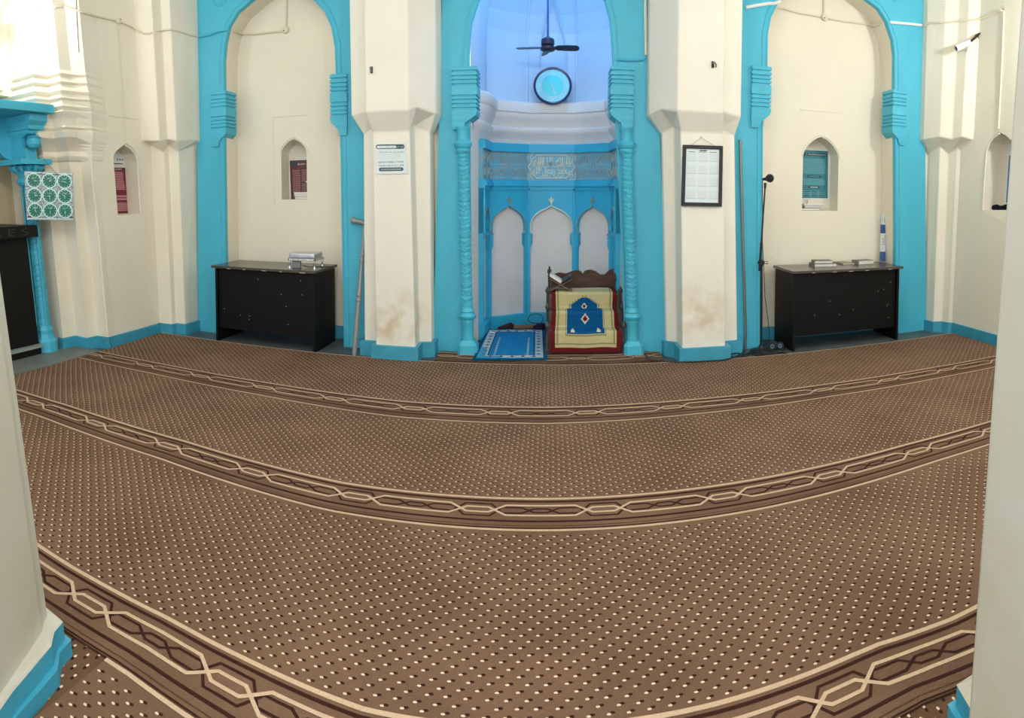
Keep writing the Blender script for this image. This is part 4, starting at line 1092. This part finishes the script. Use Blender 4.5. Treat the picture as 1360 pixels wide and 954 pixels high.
text(mb, 'ELEHUMA BNBELI UTOMEN', .1, lambda a, b: f(.50 + a, .39 + b, .0008), 'inkblack', w=.80, h=.055)
text(mb, 'TUNBILI LIMB T4 TO 1 LIMB', .1, lambda a, b: f(.50 + a, .275 + b, .0008), 'inkblack', w=.80, h=.055)
capsule(mb, f, .11, .89, .09, .21, 'ink', .0006)
rect(mb, f, .17, .83, .155, .17, 'faint', .0012); rect(mb, f, .17, .83, .125, .137, 'faint', .0012)
tag(mb.build('notice'), 'white paper notice with dark lettering stuck on the left pillar', 'notice')
# framed chart on the right pillar
tl, tr, br_, bl_ = onY(907, 192.3, 4.965), onY(960, 194, 4.965), onY(958.5, 274.5, 4.965), onY(904.5, 273.5, 4.965)
ff = quad_map(tl, tr, br_, bl_, NY, 0)
root = thing('framed_chart', (tl + tr + br_ + bl_) / 4, 'black-framed white timetable chart hanging on the right pillar', 'picture')
root['_w'] = tuple(root.location)
mb = MB()
for u0, u1, v0, v1 in ((0, 1, 0, .06), (0, 1, .94, 1), (0, .085, .06, .94), (.915, 1, .06, .94)):
    vs = [ff(u, v, d) for d in (-.012, .010) for v in (v0, v1) for u in (u0, u1)]
    mb.add(vs, [(0, 2, 3, 1), (4, 5, 7, 6), (0, 1, 5, 4), (2, 6, 7, 3), (0, 4, 6, 2), (1, 3, 7, 5)], 'black')
mb.build('frame', root, bevel=.003)
mb = MB(); rect(mb, ff, .05, .95, .04, .96, 'paper', -.002)
for cu in range(3):
    u0 = .10 + cu * .28
    for rv in range(4):
        v1 = .90 - rv * .205
        rect(mb, ff, u0 + .015, u0 + .25, v1 - .165, v1 - .155, 'faint', -.0012)
        for k in range(5): rect(mb, ff, u0 + .03 + k * .045, u0 + .034 + k * .045, v1 - .15, v1 - .02, 'faint', -.0012)
        for k in range(4): rect(mb, ff, u0 + .02, u0 + .24, v1 - .05 - k * .03, v1 - .047 - k * .03, 'faint', -.0012)
rect(mb, ff, .42, .60, .905, .922, 'inkblack', -.001)
for k in range(3): rect(mb, ff, .13 + k * .27, .31 + k * .27, .885, .893, 'inkblack', -.001)
mb.build('sheet', root)
mb = MB().tube([ff(.2, .99, .002), onY(931, 182.5, 4.972), ff(.8, .99, .002)], .0022, mat('jute string', rgb(170, 160, 140), .8), 5)
mb.lathe([(.004, 0), (.006, .008), (0, .01)], 'steel', onY(931, 182.5, 4.978), 8, ax=NY)
mb.build('string', root)
# small hooks on the pillars
for (x, y, lab) in ((493.5, 93, 'small dark metal hook high on the left pillar'), (946.5, 86, 'small dark metal hook high on the right pillar')):
    p = onY(x, y, 4.88)
    root = thing('wall_hook', p, lab, 'hook', 'hooks on the pillars'); root['_w'] = tuple(p)
    MB().box(p.x - .011, p.x + .011, 4.868, 4.882, p.z - .028, p.z + .028, 'black').build('plate', root, bevel=.003)
    MB().tube([p + Vector((0, -.01, .012)), p + Vector((.004, -.05, .010)), p + Vector((.012, -.062, -.01)), p + Vector((.014, -.05, -.03))], .007, 'steel', 8).build('hook_arm', root, smooth=True)
# ================================================================== NICHE POSTERS AND BOOKS
def poster_lines(mb, f, blocks):
    for u0, u1, v0, v1, n, m in blocks:
        for k in range(n):
            h = (v1 - v0) / n; rect(mb, f, u0, u1 - random.random() * .03, v0 + k * h + h * .18, v0 + k * h + h * .78, m, .0012)
yb_ = YB + .188
# left alcove
f = quad_map(onY(385, 212.5, yb_), onY(415, 211, yb_), onY(416, 278, yb_), onY(387.5, 278, yb_), NY, .004)
mb = MB(); sheet(mb, f, 'brownprint'); rect(mb, f, 0, 1, .985, 1, 'paper', .0012)
capsule(mb, f, .05, .27, .86, .97, 'ink', .001, .8)
text(mb, 'ISLAM', .1, lambda a, b: f(.50 + a, .905 + b, .0012), 'paper', w=.30, h=.035)
rect(mb, f, .70, .95, .89, .90, 'brownpale')
poster_lines(mb, f, [(.10, .46, .33, .80, 14, 'brownpale'), (.52, .95, .56, .80, 6, 'brownpale'), (.52, .95, .33, .52, 6, 'brownpale'), (.10, .95, .10, .31, 7, 'brownpale')])
rect(mb, f, .68, .95, .535, .56, 'paper')
tag(mb.build('poster'), 'brown maroon printed poster standing in the niche of the left alcove', 'poster', 'posters in the wall niches')
b0 = onY(398, 281, YB + .08)
lx = -2.505
G2 = 'books stacked in the left alcove niche'
zz = 1.395
for k, (h, lab, cov) in enumerate(((.030, 'thickest pale book at the bottom of the stack in the left alcove niche', 'bookgrey'), (.014, 'thin white book just above the thick one in the left alcove niche', 'paper'), (.016, 'thin white book second from the top in the left alcove niche', 'paperwarm'), (.016, 'thin white book on top of the stack in the left alcove niche', 'paper'))):
    book(lab, (lx - .004 * k + .01, YB + .075), .155, .12, h, rad(0), cov, zz, G2, 1); zz += h
# right alcove
f = quad_map(onY(1058, 197.5, yb_), onY(1101, 200, yb_), onY(1100.5, 264.5, yb_), onY(1059, 264, yb_), NY, .004)
mb = MB(); sheet(mb, f, 'paper'); rect(mb, f, .03, .965, .015, .985, 'teal', .001)
f2 = lambda u, v, d=0: f(u, v, d + .0008)
capsule(mb, f2, .31, .93, .87, .93, 'tealdark'); capsule(mb, f2, .15, .27, .86, .95, 'tealdark', .0006, .8)
text(mb, 'THE SUPPLICATIONS OF FATIHA', .1, lambda a, b: f2(.62 + a, .90 + b, .0016), 'paper', w=.55, h=.026)
poster_lines(mb, f2, [(.17, .90, .51, .82, 11, 'tealpale'), (.17, .88, .28, .41, 5, 'tealpale'), (.17, .9, .05, .17, 4, 'tealpale')])
capsule(mb, f2, .30, .75, .43, .475, 'tealdark'); capsule(mb, f2, .34, .70, .215, .26, 'tealdark')
rect(mb, f2, .37, .68, .447, .458, 'tealpale', .0016); rect(mb, f2, .40, .64, .232, .244, 'paper', .0016)
for r in range(3):
    for c_ in range(3): rect(mb, f2, .20 + c_ * .24, .38 + c_ * .24, .06 + r * .04, .075 + r * .04, 'tealdark', .0016)
tag(mb.build('poster'), 'teal printed poster with white edge standing in the right alcove niche', 'poster', 'posters in the wall niches')
zz = 1.30
book('dark book at the bottom of the right alcove niche under the white tray', (2.665, YB + .09), .22, .13, .026, 0, 'bookblue', zz, 'things lying in the right alcove niche', 1); zz += .026
root = thing('paper_tray', (2.69, YB + .085, zz), 'shallow white tray on the dark book in the right alcove niche', 'tray', 'things lying in the right alcove niche')
mb = MB()
mb.loft([ring_rect(2.60, 2.78, YB + .03, YB + .15, zz, 0), ring_rect(2.575, 2.805, YB + .01, YB + .165, zz + .035, 0), ring_rect(2.57, 2.81, YB + .005, YB + .17, zz + .036, 0), ring_rect(2.57, 2.81, YB + .005, YB + .17, zz + .044, 0), ring_rect(2.585, 2.795, YB + .02, YB + .155, zz + .044, 0), ring_rect(2.61, 2.77, YB + .035, YB + .145, zz + .008, 0)], 'white')
mb.build('tray_body', root)
mb = MB().box(2.655, 2.72, YB + .08, YB + .13, zz + .008, zz + .085, 'paperwarm')
mb.build('packet', root, bevel=.003)
# left wall niche
SLb = SLd(.195)
def onS(S, px, py, a, b): return S(*solve(S, px, py, a, b))
pl = [onS(SLb, *p, 4.6, 1.8) for p in ((139, 221.5), (167.3, 222), (176.5, 285), (146, 286))]
nl = Vector((1, 0, 0))
f = quad_map(*pl, nl, .003)
mb = MB(); sheet(mb, f, 'paperwarm'); rect(mb, f, .02, .95, .03, .985, 'maroondark', .001); rect(mb, f, .04, .88, .05, .95, 'maroon', .0016)
f2 = lambda u, v, d=0: f(u, v, d + .0014)
text(mb, 'ISLAM', .1, lambda a, b: f2(.6 + a, .955 + b, .0014), 'paper', w=.3, h=.03)
poster_lines(mb, f2, [(.15, .80, .52, .90, 13, 'pinkish'), (.15, .82, .08, .26, 7, 'pinkish'), (.15, .86, .30, .42, 2, 'pinkish')])
tag(mb.build('poster'), 'maroon printed poster standing in the niche of the left wall', 'poster', 'posters in the wall niches')
f = quad_map(*[onS(SLb, *p, 4.6, 1.9) for p in ((140, 203), (166.5, 205.5), (166.8, 218.5), (141, 218))], nl, .003)
mb = MB(); sheet(mb, f, 'paper'); rect(mb, f, .35, .85, .02, .10, 'inkblack')
for u in (.55, .68, .8): rect(mb, f, u, u + .05, .35, .55, 'inkblack')
tag(mb.build('paper_slip'), 'small white paper above the maroon poster in the left wall niche', 'paper')
# right wall niche
SRb = SRd(.215)
f = quad_map(*[onS(SRb, *p, 4.2, 1.9) for p in ((1339.5, 192), (1360, 189), (1352, 272), (1334.5, 271))], Vector((-1, 0, 0)), .003)
mb = MB(); sheet(mb, f, 'paper'); rect(mb, f, .10, 1, .02, .80, 'bluep', .001); rect(mb, f, .10, .6, .70, .81, 'bookgrey', .0016)
f2 = lambda u, v, d=0: f(u, v, d + .0012)
poster_lines(mb, f2, [(.2, .9, .40, .66, 8, 'tealpale'), (.2, .9, .06, .34, 8, 'tealpale')])
tag(mb.build('poster'), 'blue printed poster half hidden in the niche of the right wall', 'poster', 'posters in the wall niches')
SRm = SRd(.10)
p0_ = onS(SRm, 1318, 276.5, 4.3, 1.3); p1_ = onS(SRm, 1341, 276.5, 4.2, 1.3)
mb = MB().tube([p0_.lerp(p1_, t) + Vector((0, 0, .006 * math.sin(t * 9))) for t in (0, .08, .25, .45, .6, .8, .93, 1)], [.012, .03, .036, .03, .033, .036, .03, .012], 'darkcloth', 10)
tag(mb.build('cap_cloth', smooth=True), 'dark navy folded cloth lying in the niche of the right wall', 'cloth')
# ================================================================== PRAYER-TIME BOARD on the left
def BL(x, y): return ray(x, y)
bn = Vector((.80, -.60, 0)).normalized()               # board faces the room
bc0 = leanL((-4.03, 3.66, 1.45))
def onB(x, y):
    q_ = ray(x, y); o = Vector((0, 0, EYE)); t = (bc0 - o).dot(bn) / q_.dot(bn); return o + q_ * t
tl, tr, br_, bl_ = onB(32.5, 227.5), onB(97, 230), onB(98.5, 292.5), onB(35.5, 292)
f = quad_map(tl, tr, br_, bl_, bn, 0)
root = thing('prayer_time_board', (tl + tr + br_ + bl_) / 4, 'square silver board of nine green dials hanging by the blue column', 'clock'); root['_w'] = tuple(root.location)
mb = MB(); vs = [f(u, v, d) for d in (-.02, .0) for v in (0, 1) for u in (0, 1)]
mb.add(vs, [(0, 2, 3, 1), (4, 5, 7, 6), (0, 1, 5, 4), (2, 6, 7, 3), (0, 4, 6, 2), (1, 3, 7, 5)], 'silver')
rect(mb, f, .02, .98, .015, .03, 'dialring'); rect(mb, f, .02, .98, .97, .985, 'dialring')
for k in range(30):
    u = .03 + k * .0325
    rect(mb, f, u, u + .014, .945, .962, 'ink'); rect(mb, f, u, u + .014, .04, .055, 'ink')
rect(mb, f, .02, .10, .05, .075, 'inkblack', .001); rect(mb, f, .90, .98, .05, .075, 'inkblack', .001); rect(mb, f, .30, .36, .95, .97, 'inkblack', .001); rect(mb, f, .64, .70, .95, .97, 'inkblack', .001)
mb.build('board', root)
hands = [(95, 105), (60, 92), (270, 120), (85, 100), (180, 265), (300, 185), (0, 145), (180, 178), (180, 190)]
W_ = (tr - tl).length; H_ = (tl - bl_).length
for r in range(3):
    for c_ in range(3):
        u, v = .185 + c_ * .315, .815 - r * .31
        mb = MB()
        def dsk(rad_, m, d, n=24):
            mb.add([f(u + rad_ * math.cos(2 * math.pi * k / n) / W_ * H_ ** 0 * .55 if False else u + rad_ / W_ * math.cos(2 * math.pi * k / n), v + rad_ / H_ * math.sin(2 * math.pi * k / n), d) for k in range(n)], [tuple(range(n))], m)
        R_ = W_ * .158
        dsk(R_, 'dialring', .002, 10); dsk(R_ * .84, 'green', .003)
        for k in range(12):
            a = 2 * math.pi * k / 12
            pu, pv = u + R_ * .70 * math.cos(a) / W_, v + R_ * .70 * math.sin(a) / H_
            mb.add([f(pu + .010 * ca, pv + .010 * sa, .0036) for ca, sa in ((1, 0), (0, 1), (-1, 0), (0, -1))], [(0, 1, 2, 3)], 'dialring')
        text(mb, arabic(['فجر', 'ظهر', 'عصر', 'مغرب', 'عشا', 'جمعه', 'سحر', 'عيد', 'فجر'][r * 3 + c_]), .1, lambda a, b: f(u + a, v + .055 + b, .0038), 'dialring', w=.10, h=.05)
        for a_, l_ in zip(hands[r * 3 + c_], (.62, .45)):
            an = rad(90 - a_); du, dv = math.cos(an), math.sin(an)
            pts = [(-dv * .006, du * .006), (dv * .006, -du * .006), (du * R_ * l_ / W_, dv * R_ * l_ / H_)]
            mb.add([f(u + a, v + b, .0042) for a, b in pts], [(0, 1, 2)], 'paper')
        mb.build('dial', root)
mb = MB().tube([f(.36, .96, .003), onB(58, 211), f(.66, .96, .003)], .002, 'cable', 5)
mb.build('string', root)
# ================================================================== BLACK CABINET in the doorway
root = thing('cabinet', leanL((-4.42, 3.2, 0)), 'black wooden cabinet with carved letters on its top board, in the left doorway', 'cabinet'); root['_w'] = tuple(root.location)
MB().box(-4.66, -4.22, 2.62, 3.61, .09, 1.10, 'cab', leanL).build('body', root, bevel=.004)
tb = MB().box(-4.68, -4.10, 2.60, 3.655, 1.10, 1.21, 'cab', leanL).build('top_board', root, bevel=.006)
mb = MB()
ftb = lambda a, b: leanL((-4.297, 3.36 - .0 + a, 1.152 + b))
for ch, yy in (('S', 3.50), ('E', 3.35), ('R', 3.20)):
    mb = MB(); text(mb, ch, .1, (lambda yy: (lambda a, b: leanL((-4.0985, yy + a, 1.155 + b))))(yy), 'carved', w=.085, h=.062)
    mb.build('carved_letter', tb)
MB().box(-4.68, -4.17, 2.6, 3.62, .065, .09, 'greytrim', leanL).box(-4.66, -4.20, 2.62, 3.61, ZFLOOR, .065, 'cab', leanL).build('base_board', root)
# threshold slab
struct(MB().box(-4.7, -3.86, 2.2, 4.05, ZFLOOR, -.002, mat('pale stone', rgb(120, 124, 120), .5, noise=.2, nscale=6)).build('trim_8'), 'worn stone threshold strip in front of the left doorway')
# ================================================================== STAFF, MICROPHONE, CABLES
pb = Vector((-1.735, 5.06, ZFLOOR)); pt = Vector((-1.695, 5.285, 1.17))
root = thing('wooden_staff', pb, 'silver-grey wooden staff with curved handle leaning beside the left pillar', 'staff'); root['_w'] = tuple(pb)
ts = [0, .02, .25, .40, .405, .42, .425, .44, .445, .46, .62, .70, .705, .72, .725, .74, .745, .76, .97, 1]
rs = [.020, .022, .023, .022, .027, .027, .021, .021, .027, .022, .019, .018, .024, .024, .018, .018, .024, .018, .016, .016]
MB().tube([pb.lerp(pt, t) for t in ts], rs, 'staff', 14).build('shaft', root, smooth=True)
hp = [pt + Vector((-.135, -.02, .045)), pt + Vector((-.12, -.018, .035)), pt + Vector((-.09, -.012, .018)), pt + Vector((-.055, -.008, .020)), pt + Vector((-.02, 0, .006)), pt + Vector((.03, 0, -.01)), pt + Vector((.09, .0, .0))]
MB().tube(hp, [.014, .03, .026, .020, .024, .022, .012], 'staff', 10).build('handle', root, smooth=True)
# microphone stand
mb0 = onZ(1011, 455, .0)
bx, by = 2.0, 5.185
bx = onY(1011, 455, by).x
root = thing('microphone_stand', (bx, by, ZFLOOR), 'black microphone stand with boom between the right pillar and desk', 'stand')
MB().lathe([(.0, 0), (.105, 0), (.11, .008), (.10, .02), (.05, .032), (.03, .04), (.02, .06), (0, .06)], 'black', (bx, by, ZFLOOR), 28).build('base', root, smooth=True)
zc = onY(1009.5, 349, by).z
MB().tube([(bx, by, .04), (bx - .012, by, zc)], .0125, 'black', 12).build('pole', root, smooth=True)
MB().lathe([(.0, -.03), (.026, -.03), (.03, -.01), (.03, .012), (.02, .03), (0, .03)], 'black', (bx - .012, by, zc), 14, ax=(0, -1, 0)).tube([(bx - .04, by - .01, zc), (bx + .05, by - .01, zc)], .012, 'black', 8).build('clutch', root, smooth=True)
p_lo = onY(1008.7, 360, by - .02); p_hi = onY(1016, 250, by - .06)
MB().tube([p_lo, p_lo.lerp(p_hi, .35)], .012, 'black', 10).tube([p_lo.lerp(p_hi, .3), p_hi], .008, 'black', 10).build('boom', root, smooth=True)
pm = onY(1021, 237, by - .09); ph_ = onY(1013, 238, by - .02)
MB().tube([p_hi, onY(1016.3, 243, by - .06)], [.012, .014], 'black', 10).build('clip', root, smooth=True)
mroot = thing('microphone', onY(1016, 239, by - .06), 'black ball microphone clipped on top of the stand', 'microphone'); mroot['_w'] = tuple(mroot.location)
MB().tube([ph_, onY(1016, 238, by - .06), onY(1019, 237.3, by - .08)], [.010, .015, .018], 'black', 12).build('handle', mroot, smooth=True)
d = (pm - ph_).normalized()
MB().lathe([(.0, -.036), (.02, -.032), (.033, -.02), (.038, -.003), (.040, .003), (.036, .018), (.026, .031), (.012, .038), (0, .040)], 'mesh', pm + d * .012, 18, ax=d).build('grille', mroot, smooth=True)
pts = [ph_, onY(1012.5, 246, by), onY(1013, 290, by + .02), onY(1012.5, 320, by + .01), onY(1014, 350, by), onY(1016, 395, by - .01), onY(1020, 425, by), onY(1022, 445, by), onZ(1020, 456, .005), onZ(1005, 463, .0)]
tag(MB().tube(pts, .0035, 'cable', 6).build('microphone_cable', smooth=True), 'thin black cable hanging down from the microphone beside its stand', 'cable')
tag(MB().tube([onY(1014, 349, by - .02), onY(1020, 349, by - .02), onY(1023.5, 347, by), onY(1026, 342, 5.3), onZ(1029, 342, .752), onZ(1033, 344, .752)], .004, 'white', 6).build('cable', smooth=True), 'short white wire from the microphone stand to the right desk corner', 'cable')
cab = []
for k in range(46):
    a = k * .62
    r1, r2 = .11 + .05 * math.sin(k * 1.3), .05 + .02 * math.cos(k * 1.9)
    cab.append(Vector((1.86 + .16 * math.sin(k * .21) + r1 * math.cos(a), 5.055 + r2 * math.sin(a), ZFLOOR + .008 + .01 * (k % 5) / 2)))
tag(MB().tube(cab, .005, 'cable', 6).build('cable_coil', smooth=True), 'tangled black cables on the floor below the microphone stand', 'cable')
tag(MB().tube([onZ(1005, 463, .0), onZ(1018, 462, 0), onZ(1032, 463.5, 0), onZ(1042, 466, 0), onZ(1030, 468.5, 0), onZ(1020, 469, .0), onZ(1036, 462, 0), onZ(1046, 461, 0)], .004, 'cable', 6).build('cable', smooth=True), 'black cable looping on the slate floor towards the right desk leg', 'cable')
for x, y, lab in ((1026, 447.5, 'left-hand blue grey tape roll on the floor beside the right desk'), (1036, 449.5, 'right-hand blue grey tape roll on the floor beside the right desk')):
    p = onY(x, y, 5.2)
    ax2 = Vector((-.35, -1, .05)).normalized()
    root = thing('tape_roll', (p.x, p.y, ZFLOOR), lab, 'tape roll', 'tape rolls by the right desk')
    mb = MB(); c0 = Vector((p.x, p.y, ZFLOOR + .04))
    mb.lathe([(.022, -.016), (.037, -.016), (.039, -.013), (.039, .013), (.037, .016), (.022, .016), (.020, .013), (.020, -.013), (.022, -.016)], mat('tape', rgb(24, 38, 60), .35), c0, 24, ax=ax2)
    mb.build('tape', root, smooth=True)
    MB().lathe([(.017, -.015), (.0205, -.018), (.0205, .018), (.017, .019), (.014, .015), (.014, -.015), (.017, -.015)], mat('core', rgb(120, 136, 150), .5), c0, 20, ax=ax2).build('core', root, smooth=True)
# ================================================================== CONDUITS, JUNCTION BOXES, CAMERA
def jbox(p, n_, name, label, r=.035):
    root = thing(name, p, label, 'junction box', 'round junction boxes on the conduits'); root['_w'] = tuple(p)
    MB().lathe([(.0, 0), (r * 1.0, 0), (r, .028), (r * .86, .034), (0, .035)], 'conduit', p, 20, ax=n_).build('box', root, smooth=True)
    MB().lathe([(.007, .0345), (.007, .037), (0, .037)], 'inkblack', p + Vector(n_).orthogonal() * .012, 8, ax=n_).build('screw', root)
jp1 = onY(380, 40, YB); jp2 = onY(1094.5, 23.5, YB)
jbox(jp1, (0, -1, 0), 'junction_box', 'round cream junction box on the back wall of the left alcove', .038)
jbox(jp2, (0, -1, 0), 'junction_box', 'round cream junction box on the back wall of the right alcove', .038)
jp3 = SRd(0)(*solveR(1335, 12))
jbox(jp3, (-1, 0, 0), 'junction_box', 'round cream junction box on the right wall above the niche', .036)
jp4 = SLd(0)(*solveL(156, 28))
jbox(jp4, (1, 0, 0), 'junction_box', 'round cream junction box on the left wall above the niche', .028)
from mathutils.bvhtree import BVHTree
_v, _f = [], []
for o_ in (WF, WL, PL, PR, P1, P2, T1, T2, T3, bpy.data.objects['wall_right'], bpy.data.objects['wall_niche'], bpy.data.objects['ceiling']):
    k_ = len(_v); _v += [tuple(v.co) for v in o_.data.vertices]; _f += [tuple(k_ + i for i in p.vertices) for p in o_.data.polygons]
BVH = BVHTree.FromPolygons(_v, _f)
def on_wall(x, y, off=.012):
    d_ = ray(x, y).normalized(); h = BVH.ray_cast(Vector((0, 0, EYE)), d_)
    nn = h[1] if h[1].dot(d_) < 0 else -h[1]
    return h[0] + nn * off
def trace(pts, off=.012, step=7):
    out = []
    for (ax, ay), (bx_, by_) in zip(pts, pts[1:]):
        k = max(1, int(math.hypot(bx_ - ax, by_ - ay) / step))
        out += [on_wall(ax + (bx_ - ax) * i / k, ay + (by_ - ay) * i / k, off) for i in range(k)]
    return out + [on_wall(*pts[-1], off)]
def pipe(label, pts, r=.011, m='conduit', clips=()):
    o = MB().tube(pts, r, m, 8).build('conduit', smooth=True)
    return tag(o, label, 'conduit')
Wl = lambda x, y: SLd(-.012)(*solveL(x, y))
Wr = lambda x, y: SRd(-.012)(*solveR(x, y))
up = lambda x, y, Y: onY(x, y, Y)
jl_ = lambda x, y, X: leanL((0, 0, 0)) * 0 + onX(x, y, X)
pipe('cream conduit running along the top of the left wall from the doorway lamp', trace([(24, 14), (35, 15.5), (45, 12), (58, 8.5), (72, 10), (84, 8.5), (101, 14), (128, 22), (156, 28), (176, 36.5), (192, 44.5)]), .011)
pipe('cream conduit crossing the left corner pilaster to the blue arch', trace([(192, 44.5), (200, 44.5), (212, 40.5), (226, 39.5), (236, 42), (250, 46.5), (262, 49)]), .011)
pipe('blue painted conduit crossing the left arch frame', trace([(266, 49), (280, 46), (290, 42), (298, 40), (303, 39.5)]), .014, 'blue')
pipe('cream conduit from the left arch to the junction box in the left alcove', trace([(309, 41), (324, 46), (340, 45.5), (376, 41.5)]))
pipe('vertical cream conduit above the left alcove junction box', trace([(380.5, 36), (381.5, -25)]))
pipe('vertical thin conduit from the left wall junction box down to the niche', trace([(156.5, 32), (159, 75), (163, 130), (165.5, 186)], .006), .006)
pipe('thin dark wire hanging at the top of the left wall', trace([(101, -8), (102.5, 30), (105, 70)], .004), .003, 'inkblack')
pipe('white conduit crossing the right arch frame at upper left', trace([(990, 10.5), (1000, 8.5), (1012, 6.5), (1027, 4)]) + [onY(1037, 1.5, YF - .014)], .016, 'white')
pipe('cream conduit left of the junction box in the right alcove', trace([(1031, 9), (1060, 17.5), (1089, 22.5)]))
pipe('vertical cream conduit above the right alcove junction box', trace([(1094, 19), (1093, -25)]))
pipe('cream conduit right of the junction box in the right alcove', trace([(1100, 25), (1126, 29.5), (1160, 33.5), (1170, 31.5)]))
pipe('white conduit crossing the right arch frame at upper right', trace([(1181, 30), (1195, 31), (1215, 33), (1223, 34)]), .015, 'white')
pipe('cream conduit crossing the right corner pilaster to the right wall', trace([(1228, 35), (1236, 30), (1252, 30.5), (1268, 28.5), (1284, 27), (1296, 26), (1304, 25), (1320, 18.5), (1331, 14)]), .011)
pipe('cream conduit from the right wall junction box towards the near side', [jp3 + Vector((-.012, -.02, 0)), Wr(1348, 8), Wr(1372, 0)], .012)
pipe('vertical cream conduit from the right wall junction box down to the niche', trace([(1334.5, 16), (1333, 60), (1330, 120), (1327, 171)]), .010)
pipe('cream conduit down the edge of the right pillar by the niche arch', trace([(856.5, -12), (857, 30), (857.5, 74)]), .013)
pipe('blue painted conduit running from the right pillar to the niche arch', trace([(857, 76), (855, 79), (850, 80), (836, 80.5), (818, 79.5)]), .012, 'blue')
pipe('grey steel conduit standing on the floor beside the right pillar', trace([(982.5, 186), (983.5, 230), (986.5, 340), (989.5, 440)], .02) + [onY(990, 464, YF - .03)], .013, 'steel')
# security camera
pe = on_wall(1287, 58.5, .07); pc = on_wall(1273, 66, .05); pc = pc + (Vector((0, 0, EYE)) - pc).normalized() * .16
ax3 = (pc - pe).normalized()
root = thing('security_camera', pe, 'white bullet security camera on the right corner pilaster', 'camera'); root['_w'] = tuple(pe)
Lc = (pc - pe).length
MB().lathe([(.0, 0), (.026, 0), (.03, .01), (.03, Lc * .5), (.034, Lc * .5 + .002), (.034, Lc), (.026, Lc + .001), (.024, Lc - .01), (0, Lc - .01)], 'white', pe, 20, ax=ax3).build('housing', root, smooth=True)
MB().lathe([(.0235, Lc - .011), (.0235, Lc - .006), (.010, Lc - .003), (0, Lc - .002)], 'black', pe, 18, ax=ax3).build('lens', root, smooth=True)
MB().tube([pe + ax3 * .03 + Vector((0, 0, -.025)), pe + ax3 * .02 + Vector((.02, .04, -.045)), on_wall(1284, 70, .0)], .008, 'white', 8).build('arm', root, smooth=True)
wires = MB()
for k in range(5):
    r_ = lambda: random.uniform(-.012, .012)
    wires.tube([pe + Vector((r_(), r_(), r_())), on_wall(1292, 55, .10) + Vector((r_(), r_(), r_())), on_wall(1296, 50, .06) + Vector((r_(), r_(), r_())), on_wall(1300, 45, .02)], .009, 'cable' if k % 2 else 'wood', 5)
wires.tube([on_wall(1300, 44, .03), on_wall(1303, 47, .04), on_wall(1303, 51, .04), on_wall(1299, 53, .05)], .004, 'cable', 5)
wires.build('wire_bundle', root, smooth=True)
# ================================================================== LAMPS
def bulb_lamp(p, d, label, m='bulb'):
    root = thing('wall_bulb', p, label, 'lamp', 'bulbs on the side walls'); root['_w'] = tuple(p)
    d = Vector(d).normalized()
    MB().lathe([(.05, -.02), (.05, 0), (.03, .015), (.025, .06), (0, .06)], 'white', p, 16, ax=d).build('holder', root, smooth=True)
    MB().lathe([(.0, .06), (.02, .065), (.045, .10), (.058, .14), (.05, .18), (.03, .20), (0, .205)], m, p, 16, ax=d).build('bulb', root, smooth=True)
bulb_lamp(onX(10, 24, -4.22), (1, -.45, -.05), 'bright lamp on the wall above the left doorway', 'bulb2')
bulb_lamp(Vector((4.04, 3.3, 3.05)), (-1, -.2, -.05), 'bright lamp high on the right wall')
bulb_lamp(Vector((-1.2, .85, 3.3)), (.3, 1, .0), 'added fill lamp high on the left near pillar', 'fill_bulb')  # unseen lamp, added to light the centre from the front
bulb_lamp(Vector((1.25, .9, 3.3)), (-.3, 1, .0), 'added fill lamp high on the right near pillar', 'fill_bulb')  # its added twin, also only for frontal light
W = bpy.data.worlds.new('hall'); bpy.context.scene.world = W; W.use_nodes = True
W.node_tree.nodes['Background'].inputs[0].default_value = (.93, .97, 1, 1)
W.node_tree.nodes['Background'].inputs[1].default_value = 1.8
# ================================================================== CAMERA
cd = bpy.data.cameras.new('camera'); co = bpy.data.objects.new('camera', cd); C.objects.link(co)
cd.type = 'PANO'
for tgt in (cd, getattr(cd, 'cycles', None)):
    if tgt is None or not hasattr(tgt, 'panorama_type'): continue
    try:
        tgt.panorama_type = 'CENTRAL_CYLINDRICAL'
        tgt.central_cylindrical_range_u_min = (0 - CX) / FPX; tgt.central_cylindrical_range_u_max = (1360 - CX) / FPX
        tgt.central_cylindrical_range_v_min = -(954 - CY) / FPX; tgt.central_cylindrical_range_v_max = CY / FPX
        tgt.central_cylindrical_radius = 1.0
        break
    except Exception as ex: print('pano', ex)
R4 = Matrix((RC @ Vector((1, 0, 0)), RC @ Vector((0, 0, 1)), RC @ Vector((0, -1, 0)))).transposed().to_4x4()
co.matrix_world = Matrix.Translation((0, 0, EYE)) @ R4
cd.clip_start = .02; cd.clip_end = 100
S = bpy.context.scene
S.camera = co
S.view_settings.view_transform = 'Standard'; S.view_settings.look = 'None'
S.view_settings.gamma = 1; S.view_settings.exposure = 0.22
try: S.view_settings.use_curve_mapping = False
except Exception: pass
for o in bpy.data.objects:
    if '_w' in o: del o['_w']
